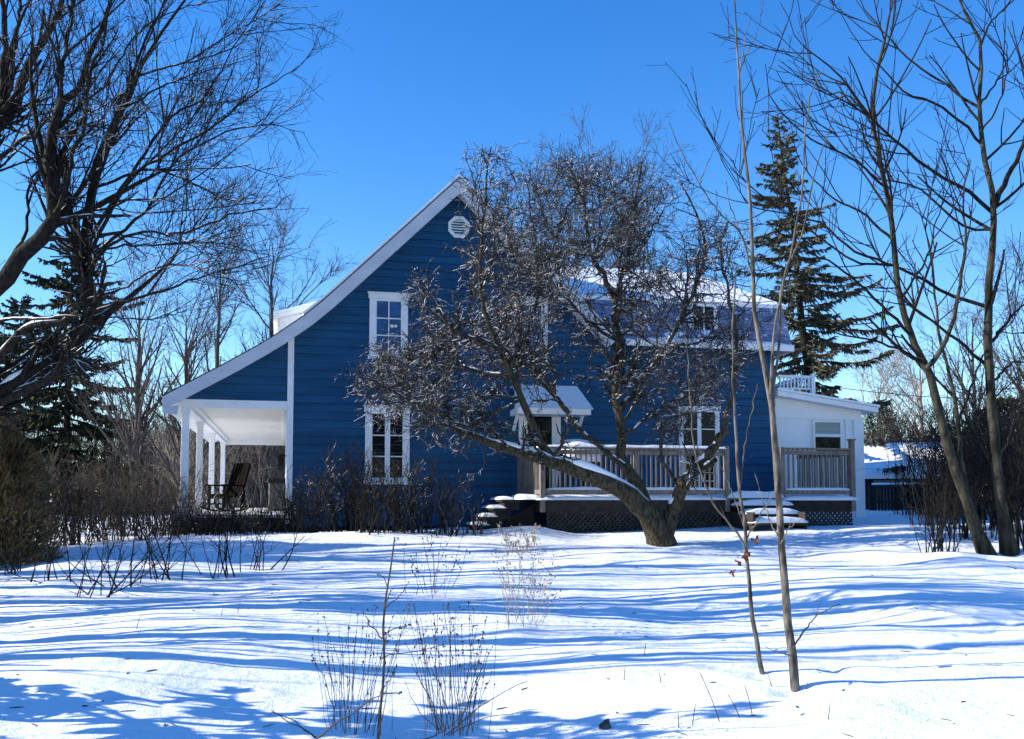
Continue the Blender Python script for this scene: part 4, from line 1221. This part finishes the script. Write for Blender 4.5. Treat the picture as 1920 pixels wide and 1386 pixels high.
# ------------------------------------------------------------------ bare trees in the background
def bare_tree(b, H, spread, label, seed, mat, trunk_r=.14, group=None, k1=16, leanx=0.0, first=.22, fine=1.0, name='bare_tree', rtw=.008, a1=30):
    rng = np.random.default_rng(seed)
    root = empty(name, b); tag(root, label, 'tree', group)
    n = 14
    t = np.linspace(0, 1, n)
    tp = np.stack([leanx * t + rng.normal(size=n) * .05 * H * .05, rng.normal(size=n) * .05 * H * .05, -.1 + t * H * .93], -1)[None]
    tr = (trunk_r * (1 - t) ** .8 + .012)[None]
    tube_obj('trunk', [(tp, tr, 8)], mat, root)
    c1, r1 = children(rng, tp, tr, k=k1, t0=first, t1=.97, ang=a1 + 4, asd=8, absl=spread, n=8, wob=.07, trop=(0, 0, .055), rr=.5, rmin=.014, tip=.3, lsd=.3)
    c2, r2 = children(rng, c1, r1, dens=2.3 * fine, t0=.15, ang=35, asd=9, ratio=.42, shape=.4, n=6, wob=.09, trop=(0, 0, .05), rr=.55, rmin=rtw * 1.3, tip=.4)
    c3, r3 = children(rng, c2, r2, dens=3.2 * fine, t0=.15, ang=38, asd=10, absl=.6, n=5, wob=.11, trop=(0, 0, .04), rr=.65, rmin=rtw, tip=.5)
    c4, r4 = children(rng, c3, r3, dens=3.0 * fine, t0=.2, ang=38, asd=12, absl=.3, n=4, wob=.1, rr=.8, rmin=rtw * .8, tip=.7)
    tube_obj('crown', [(c1, r1, 6), (c2, r2, 4), (c3, r3, 3), (c4, r4, 3)], mat, root)
    return root
def bt(px, top, Y, spread, label, seed, mat='fartwig', **kw):
    b = on_ground(px, Y)
    return bare_tree(b, P(px, top, Y)[2] - b[2], spread, label, seed, M[mat], **kw)
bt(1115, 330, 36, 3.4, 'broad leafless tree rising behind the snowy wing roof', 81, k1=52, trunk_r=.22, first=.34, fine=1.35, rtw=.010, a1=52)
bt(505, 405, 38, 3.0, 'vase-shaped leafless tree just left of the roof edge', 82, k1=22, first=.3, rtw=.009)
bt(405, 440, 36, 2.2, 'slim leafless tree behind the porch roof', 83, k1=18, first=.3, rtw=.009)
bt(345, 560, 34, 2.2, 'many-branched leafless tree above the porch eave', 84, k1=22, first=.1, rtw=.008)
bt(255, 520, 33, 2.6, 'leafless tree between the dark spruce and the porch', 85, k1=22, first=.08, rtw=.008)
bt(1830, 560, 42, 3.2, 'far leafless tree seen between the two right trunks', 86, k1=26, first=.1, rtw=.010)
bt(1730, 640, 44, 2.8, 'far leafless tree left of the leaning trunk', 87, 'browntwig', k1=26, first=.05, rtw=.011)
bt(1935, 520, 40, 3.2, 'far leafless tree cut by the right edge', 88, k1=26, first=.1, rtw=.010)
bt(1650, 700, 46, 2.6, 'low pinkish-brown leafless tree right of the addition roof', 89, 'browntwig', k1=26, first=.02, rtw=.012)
# trees standing left of the view: their shadows stripe the lawn
for i, (X, Y, H, sp) in enumerate([(-9.3, 12.2, 10, 1.5), (-10.2, 13.6, 11, 1.6), (-12.0, 14.9, 11, 1.7), (-13.4, 16.3, 10, 1.6), (-8.2, 9.0, 9, 1.3), (-12.8, 11.3, 12, 1.8), (-15.0, 13.0, 13, 2.0), (-11.0, 8.0, 11, 1.5), (-16.5, 15.6, 13, 2.0)]):
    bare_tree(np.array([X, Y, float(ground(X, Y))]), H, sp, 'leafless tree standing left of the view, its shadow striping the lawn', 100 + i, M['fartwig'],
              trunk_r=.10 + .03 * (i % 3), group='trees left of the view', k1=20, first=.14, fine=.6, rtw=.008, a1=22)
for i, (X, Y, h) in enumerate([(-6.3, 8.7, 4.2), (-7.6, 10.8, 4.6), (-8.4, 12.7, 5.0), (-9.6, 14.6, 5.2), (-7.0, 9.8, 3.8), (-10.6, 16.0, 5.0), (-9.0, 11.6, 5.5), (-10.2, 13.5, 6.0)]):
    rg = np.random.default_rng(400 + i)
    n_ = 6
    def shoots(rg=rg, h=h):
        st = np.empty((n_, 8, 3)); st[:, 0] = rg.normal(size=(n_, 3)) * [.25, .25, 0]; st[:, 0, 2] = -.05
        a = np.radians(rg.normal(0, 9, n_)); az = rg.uniform(0, 6.28, n_)
        d = np.stack([np.sin(a) * np.cos(az), np.sin(a) * np.sin(az), np.cos(a)], -1); ln = h * rg.uniform(.7, 1.15, n_)
        for j in range(1, 8): d = nrm(d + rg.normal(size=(n_, 3)) * .05); st[:, j] = st[:, j - 1] + d * (ln / 7)[:, None]
        rd = .028 * rg.uniform(.6, 1.2, n_)[:, None] * np.linspace(1, .35, 8)[None]
        c, r = children(rg, st, rd, dens=1.8, t0=.25, ang=38, asd=10, absl=.7, n=5, wob=.08, trop=(0, 0, .06), rr=.6, rmin=.006, tip=.5)
        return [(st, rd, 5), (c, r, 3)]
    o = tube_obj('tall_shrub', shoots(), M['fartwig'], None, (0, 0, 0), np.array([X, Y, float(ground(X, Y))]))
    tag(o, 'clump of tall straight shoots standing left of the view, striping the snow with shadow', 'shrub', 'tall shrubs left of the view')
spruce(np.array([-6.4, 6.3, float(ground(-6.4, 6.3))]), 3.7, 1.9, 'spruce standing left of the view, its shadow on the near snow', 110, M['needle'], dens=.8, twig=.35, width=.06, low=.03)

# ------------------------------------------------------------------ shrubs, brush and weeds
def shrub_mesh(name, rng, H, W_, nst, mat, r0=.014, dens=4.0, fan=22, wob=.07, lvl=2, up=.04, rmin=.0045, curl=0.0, absl=.4):
    st = np.empty((nst, 7, 3)); st[:, 0] = rng.normal(size=(nst, 3)) * [W_ * .3, W_ * .2, 0]; st[:, 0, 2] = -.05
    a = np.radians(rng.normal(0, fan, nst)); az = rng.uniform(0, 2 * math.pi, nst)
    d = np.stack([np.sin(a) * np.cos(az), np.sin(a) * np.sin(az), np.cos(a)], -1)
    ln = H * rng.uniform(.5, 1.08, nst)
    for j in range(1, 7):
        d = nrm(d + rng.normal(size=(nst, 3)) * wob + [0, 0, up]); st[:, j] = st[:, j - 1] + d * (ln / 6)[:, None]
    rd = r0 * rng.uniform(.6, 1.2, nst)[:, None] * np.linspace(1, .35, 7)[None]
    gs = [(st, rd, 5)]
    c, r = st, rd
    for l_ in range(lvl):
        c, r = children(rng, c, r, dens=dens, t0=.2, ang=38, asd=12, absl=absl * (.5 ** l_), n=5, wob=wob * 1.4, trop=(0, 0, .03), rr=.6, rmin=rmin, tip=.5)
        gs.append((c, r, 3))
    return gs
def shrub(b, H, W_, nst, label, seed, mat, group=None, name='shrub', **kw):
    rng = np.random.default_rng(seed)
    o = tube_obj(name, shrub_mesh(name, rng, H, W_, nst, mat, **kw), M[mat], None, (0, 0, 0), b)
    tag(o, label, 'shrub', group); return o
def copy_shrub(o, b, sc, rz, label=None):
    c = o.copy(); COL.objects.link(c); c.location = [float(x) for x in b]; c.scale = (sc, sc, sc); c.rotation_euler = (0, 0, rz)
    if label: c['label'] = label
    return c
# low bushes on the snow at the left
low = [(25, 1075, 1.0, 'forked leafless bush at the left edge of the lawn'), (95, 1090, 1.15, 'leafless bush below the rusty cedar'), (165, 1118, 1.2, 'leafless bush with two pale lower stems standing in blue shadow'),
       (215, 1098, .95, 'thin leafless bush right of the two-stemmed one'), (300, 1088, 1.1, 'spreading leafless bush on the bank below the porch post'), (410, 1082, 1.0, 'leafless bush below the rocking chair'),
       (480, 1070, .9, 'short leafless bush below the porch corner')]
for i, (px, py, h, lb) in enumerate(low):
    shrub(G(px, py), h, .5, 9, lb, 200 + i, 'twig', fan=30, dens=4.2, r0=.011, rmin=.0038, absl=.34, group='low bushes on the snowy bank')
# denser thicket along the house wall
rngp = np.random.default_rng(9)
th = [(350, .62), (390, .55), (430, .6), (470, .55), (510, .62), (565, 1.05), (610, 1.35), (660, 1.45), (700, 1.25), (750, 1.3), (790, 1.35), (835, 1.15), (870, .8)]
for i, (px, h) in enumerate(th):
    b = on_ground(px, 18.6 + rngp.uniform(-.4, .4))
    shrub(b, h * 1.1, .7, 36 if i < 10 else 18, 'bare upright shrub in the thicket along the foot of the blue wall', 230 + i, 'twig' if i % 3 else 'appletwig', fan=17, dens=3.6, r0=.013, rmin=.006, wob=.09, absl=.36, group='shrubs along the blue wall')
proto = shrub(on_ground(300, 20.5), 1.5, 1.0, 30, 'dense bare shrub in the brown brush left of the porch', 260, 'brush', fan=26, dens=5, rmin=.006, wob=.1, group='brush left of the porch')
for i, (px, Y, s) in enumerate([(240, 19.5, .9), (190, 18.5, .95), (130, 18, 1.0), (60, 17.5, 1.05), (330, 19.2, .8), (275, 18.2, .75), (110, 20, 1.2), (210, 21.5, 1.2)]):
    copy_shrub(proto, on_ground(px, Y), s, i * 1.3)
proto = shrub(on_ground(1760, 19.5), 2.1, 1.0, 30, 'tall bare multi-stemmed shrub in the brush around the right trees', 270, 'twig', fan=13, dens=2.6, rmin=.006, r0=.016, wob=.06, absl=.6, group='brush around the right trees')
for i, (px, Y, s) in enumerate([(1800, 16.5, .85), (1835, 18, 1.0), (1900, 17, 1.0), (1940, 15.5, .9), (1785, 22, 1.2), (1880, 21, 1.3), (1760, 15.2, .6), (1720, 24, 1.1), (1950, 20, 1.3)]):
    copy_shrub(proto, on_ground(px, Y), s, i * 1.7)
# brush far behind porch and fence
proto = shrub(on_ground(470, 36.0), 3.6, 2.2, 60, 'tall brown brush far behind the porch', 280, 'browntwig', fan=20, dens=2.6, rmin=.012, r0=.03, wob=.09, absl=1.0, group='far brush behind the porch')
for i, (px, Y, s) in enumerate([(520, 36.5, 1.0), (430, 37.5, 1.05), (370, 36, .95), (560, 40, 1.1), (495, 39, 1.1), (320, 38, 1.0)]):
    copy_shrub(proto, on_ground(px, Y), s, i * 2.1)
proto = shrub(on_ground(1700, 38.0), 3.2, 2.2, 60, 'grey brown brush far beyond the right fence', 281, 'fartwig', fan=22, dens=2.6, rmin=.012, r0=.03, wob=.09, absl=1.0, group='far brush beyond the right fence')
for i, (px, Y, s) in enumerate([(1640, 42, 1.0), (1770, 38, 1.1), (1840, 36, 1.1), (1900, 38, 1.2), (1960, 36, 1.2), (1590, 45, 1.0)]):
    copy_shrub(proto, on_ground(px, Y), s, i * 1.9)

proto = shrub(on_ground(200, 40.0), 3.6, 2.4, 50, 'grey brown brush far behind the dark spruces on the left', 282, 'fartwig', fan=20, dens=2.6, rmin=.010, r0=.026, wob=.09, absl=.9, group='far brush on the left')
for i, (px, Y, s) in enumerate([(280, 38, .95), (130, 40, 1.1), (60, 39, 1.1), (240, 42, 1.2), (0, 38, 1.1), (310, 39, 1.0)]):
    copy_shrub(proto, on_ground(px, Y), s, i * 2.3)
# dead weed stalks close to the camera
def stalks(b, lines, Y, label, name, mat, seed, seeds=True, twigs=2.0, r=.0026, cat='weed', seedr=.007):
    rng = np.random.default_rng(seed)
    big = [px_limb(p, Y + a, Y + a + rng.normal() * .12, r * q, r * q * .5, 8) for p, a, q in lines]
    lp = np.array([x[0] for x in big]); lr = np.array([x[1] for x in big])
    lp[:, 1:] += rng.normal(size=lp[:, 1:].shape) * .005
    root = empty(name, b); tag(root, label, cat)
    c1, r1 = children(rng, lp, lr, dens=twigs, t0=.35, ang=40, asd=10, absl=.07, n=4, wob=.1, rr=.6, rmin=r * .5, tip=.6)
    gs = [(lp, lr, 5), (c1, r1, 3)]
    if seeds:
        ends = np.concatenate([c1[:, -1], lp[:, -1], lp[:, -2], lp[:, -3]])
        K = len(ends); q = seedr * rng.uniform(.5, 1.3, K)
        d = nrm(rng.normal(size=(K, 3)) + [0, 0, 1.2]) * (q * 1.5)[:, None]
        gs.append((np.stack([ends - d, ends, ends + d], 1), np.stack([q * .25, q * .75, q * .2], 1), 4))
    tube_obj('stem', gs, M[mat], root, b)
rs_ = np.random.default_rng(77)
def fan_lines(bx, by, n, x0, x1, ytop, jitter=60):
    out = []
    for i in range(n):
        tx = x0 + (x1 - x0) * (i + rs_.uniform(.1, .9)) / n; ty = ytop + rs_.uniform(0, 1) ** 1.3 * jitter
        sx = bx + (tx - bx) * rs_.uniform(.2, .75) + rs_.normal() * 10; sy = by + rs_.uniform(-14, 14)
        out.append(([(sx, sy), ((sx * .6 + tx * .4) + rs_.normal() * 5, sy * .55 + ty * .45), (tx, ty)], rs_.normal() * .25, rs_.uniform(.7, 1.3)))
    return out
YF = G(720, 1380)[1]
stalks(G(650, 1375), fan_lines(655, 1378, 32, 580, 770, 1140, 120), YF, 'clump of thin dead weed stalks at the front, left of the branched weed', 'dead_weed', 'stalk', 301)
stalks(G(850, 1372), fan_lines(850, 1372, 44, 760, 930, 1130, 130), YF, 'dense clump of dead weed stalks at the front, right of the branched weed', 'dead_weed', 'stalk', 302)
stalks(G(718, 1384), [([(708, 1400), (714, 1330), (718, 1240), (716, 1190), (724, 1110), (733, 1060), (740, 1010)], 0, 3.0), ([(716, 1198), (700, 1178), (686, 1157)], 0, 1.4), ([(717, 1196), (740, 1180), (768, 1172)], 0, 1.4),
                      ([(716, 1235), (740, 1225), (785, 1222), (830, 1212)], 0, 1.2), ([(715, 1300), (750, 1300), (750, 1300.5)], 0, 1.5), ([(722, 1140), (745, 1120), (765, 1092)], 0, 1.1), ([(726, 1100), (716, 1080), (704, 1076)], 0, 1.0),
                      ([(716, 1290), (733, 1270), (740, 1255)], 0, 1.1)],
       YF - .2, 'tall dark branched weed standing in front of the dead stalks', 'branched_weed', 'stalk', 303, twigs=1.0, r=.0032)
stalks(G(600, 1378), [([(585, 1392), (640, 1350), (690, 1318), (718, 1300)], 0, 2.4), ([(596, 1386), (560, 1362), (510, 1336)], .1, 2.0), ([(590, 1384), (540, 1345), (505, 1335), (503, 1345)], .15, 1.4)],
       YF - .3, 'broken dead stems lying across the snow at the front', 'dead_weed', 'stalk', 304, seeds=False, twigs=.8)
stalks(G(850, 1375), [([(836, 1378), (900, 1325), (960, 1290), (990, 1278)], 0, 1.6), ([(840, 1380), (900, 1350), (970, 1335), (1010, 1330)], .1, 1.3), ([(830, 1370), (790, 1340), (755, 1275)], .1, 1.2), ([(780, 1390), (860, 1350), (910, 1230), (915, 1215)], -.1, 1.4)],
       YF - .1, 'bent dead stems leaning right from the dense clump', 'dead_weed', 'stalk', 305, seeds=False, twigs=.6)
# pale dry grass farther back
YG = G(985, 1172)[1]
stalks(G(985, 1172), fan_lines(985, 1172, 34, 925, 1050, 1000, 130), YG, 'tuft of pale dry goldenrod in the middle of the lawn', 'dry_grass', 'dry', 311, twigs=7, r=.0026, cat='grass', seedr=.010)
YG = G(975, 1040)[1]
stalks(G(975, 1040), fan_lines(978, 1042, 22, 930, 1015, 985, 40), YG, 'short tuft of pale dry weeds before the left steps', 'dry_grass', 'dry', 312, twigs=7, r=.004, cat='grass', seedr=.016)
YG = G(800, 1120)[1]
stalks(G(800, 1120), fan_lines(800, 1120, 14, 750, 880, 1000, 80), YG, 'sparse dark weeds on the lawn below the blue wall', 'dead_weed', 'stalk', 313, twigs=3, r=.0035, seedr=.011)
# single stalks poking out of the snow
for i, (px, py, dx, h) in enumerate([(1350, 1353, -38, 92), (1388, 1346, -22, 42), (1411, 1340, -15, 56), (1553, 1350, 4, 32), (1273, 1366, -2, 33), (1298, 1360, 6, 40), (1240, 1282, -4, 20), (1170, 1276, 2, 26), (1510, 1297, 6, 22), (1447, 1287, -8, 24), (1208, 1228, 3, 22), (255, 1180, 8, 24), (445, 1150, 6, 22), (415, 1155, 3, 16)]):
    b = G(px, py)
    l_, r_2 = px_limb([(px, py + 3), (px + dx * .45, py - h * .5), (px + dx, py - h)], b[1], b[1], .004, .002, 6)
    o = tube_obj('dry_stalk', [(l_[None], r_2[None], 5)], M['stalk'], None, b, b)
    tag(o, 'single short dry stalk poking out of the snow', 'stalk', 'single dry stalks in the snow')
# scraps of twig and bud scale fallen on the snow
rl = np.random.default_rng(66)
lit = []
for i in range(170):
    Y_ = 5.5 + 12 * rl.random() ** 1.4; X_ = Y_ * rl.uniform(-.55, .55); a_ = rl.uniform(0, math.pi); L_ = rl.uniform(.015, .10)
    pts_ = np.array([[X_ + math.cos(a_) * L_ * t, Y_ + math.sin(a_) * L_ * t, float(ground(X_ + math.cos(a_) * L_ * t, Y_ + math.sin(a_) * L_ * t)) + .004] for t in (-.5, 0, .5)])
    lit.append((pts_, np.array([.003, .004, .002]) * rl.uniform(.6, 1.4)))
o = tube_obj('twig_litter', [(np.array([a for a, b in lit]), np.array([b for a, b in lit]), 4)], M['stalk'])
tag(o, 'scraps of dark twig scattered over the snowy lawn', 'litter', kind='stuff')
# a dark stone half buried in front
b = G(1136, 1366); rs2 = np.random.default_rng(5)
mb = lathe([(0, .055), (.02, .05), (.035, .025), (.04, 0), (.03, -.03), (0, -.03)], 9)
mb.v = [(x * (1 + .3 * math.sin(5 * x * 30)) , y, z * (1 + .25 * math.sin(40 * x))) for x, y, z in mb.v]
st = mb.build('stone', M['stone'], None, [float(c) for c in b]); tag(st, 'small dark stone half buried in the snow at the front', 'stone')

# ------------------------------------------------------------------ fence, shed and wire beyond the right side
fa, fb_ = on_ground(1635, 29), on_ground(1790, 27)
fe = empty('fence', fa); tag(fe, 'dark low fence with snow on its top rail behind the addition', 'fence')
d = fb_ - fa
mb = MB()
zt = P(1700, 912, 28)[2] - fa[2]
mb.bar((0, 0, zt), (d[0], d[1], zt), .06, .10); mb.bar((0, 0, zt - .45), (d[0], d[1], zt - .45), .05, .08); mb.build('rail', M['darkwood'], fe)
k = 24
for i in range(k + 1):
    q = d * i / k; mb = MB(); mb.box(q[0] - .035, q[0] + .035, q[1] + .03, q[1] + .05, -.2, zt - .01); mb.build('picket', M['darkwood'], fe)
for i in range(4):
    q = d * i / 3; mb = MB(); mb.box(q[0] - .06, q[0] + .06, q[1] + .051, q[1] + .17, -.2, zt + .08); mb.build('post', M['darkwood'], fe)
mb = MB(); mb.bar((0, 0, zt + .085), (d[0], d[1], zt + .085), .09, .06); mb.build('snow', M['snow'], fe)

sb = on_ground(1708, 31)
sh = empty('garden_shed', sb, R(68)); tag(sh, 'low shed under a snowy roof beyond the right fence', 'shed')
ztop = P(1700, 836, 31)[2] - sb[2]; zev = P(1650, 892, 31)[2] - sb[2]
MB().prism([(-1.2, -.2), (1.5, -.2), (1.5, zev), (.2, ztop - .1), (-1.2, zev)], -.9, 2.5).build('wall', M['darkwood'], sh)
mb = MB(); mb.prism([(-1.5, zev - .12), (.2, ztop - .06), (.2, ztop + .12), (-1.55, zev + .06)], -1.1, 2.7); mb.prism([(.2, ztop - .06), (1.8, zev - .12), (1.85, zev + .06), (.2, ztop + .12)], -1.1, 2.7)
rf = mb.build('roof', M['snow'], sh)
MB().box(-1.23, -1.201, .2, 1.1, -.1, zev - .15).build('door', M['deckwood'], sh)

wa, wb = P(1500, 716, 40), P(2050, 745, 40)
q = np.linspace(0, 1, 14)[:, None]
wp = wa * (1 - q) + wb * q; wp[:, 2] -= .35 * (1 - (2 * q[:, 0] - 1) ** 2)
o = tube_obj('overhead_wire', [(wp[None], np.full((1, 14), .014), 4)], M['black']); tag(o, 'thin dark overhead wire crossing the sky right of the addition', 'wire')
print('objects', len(bpy.data.objects), 'faces', sum(len(m.polygons) for m in bpy.data.meshes))
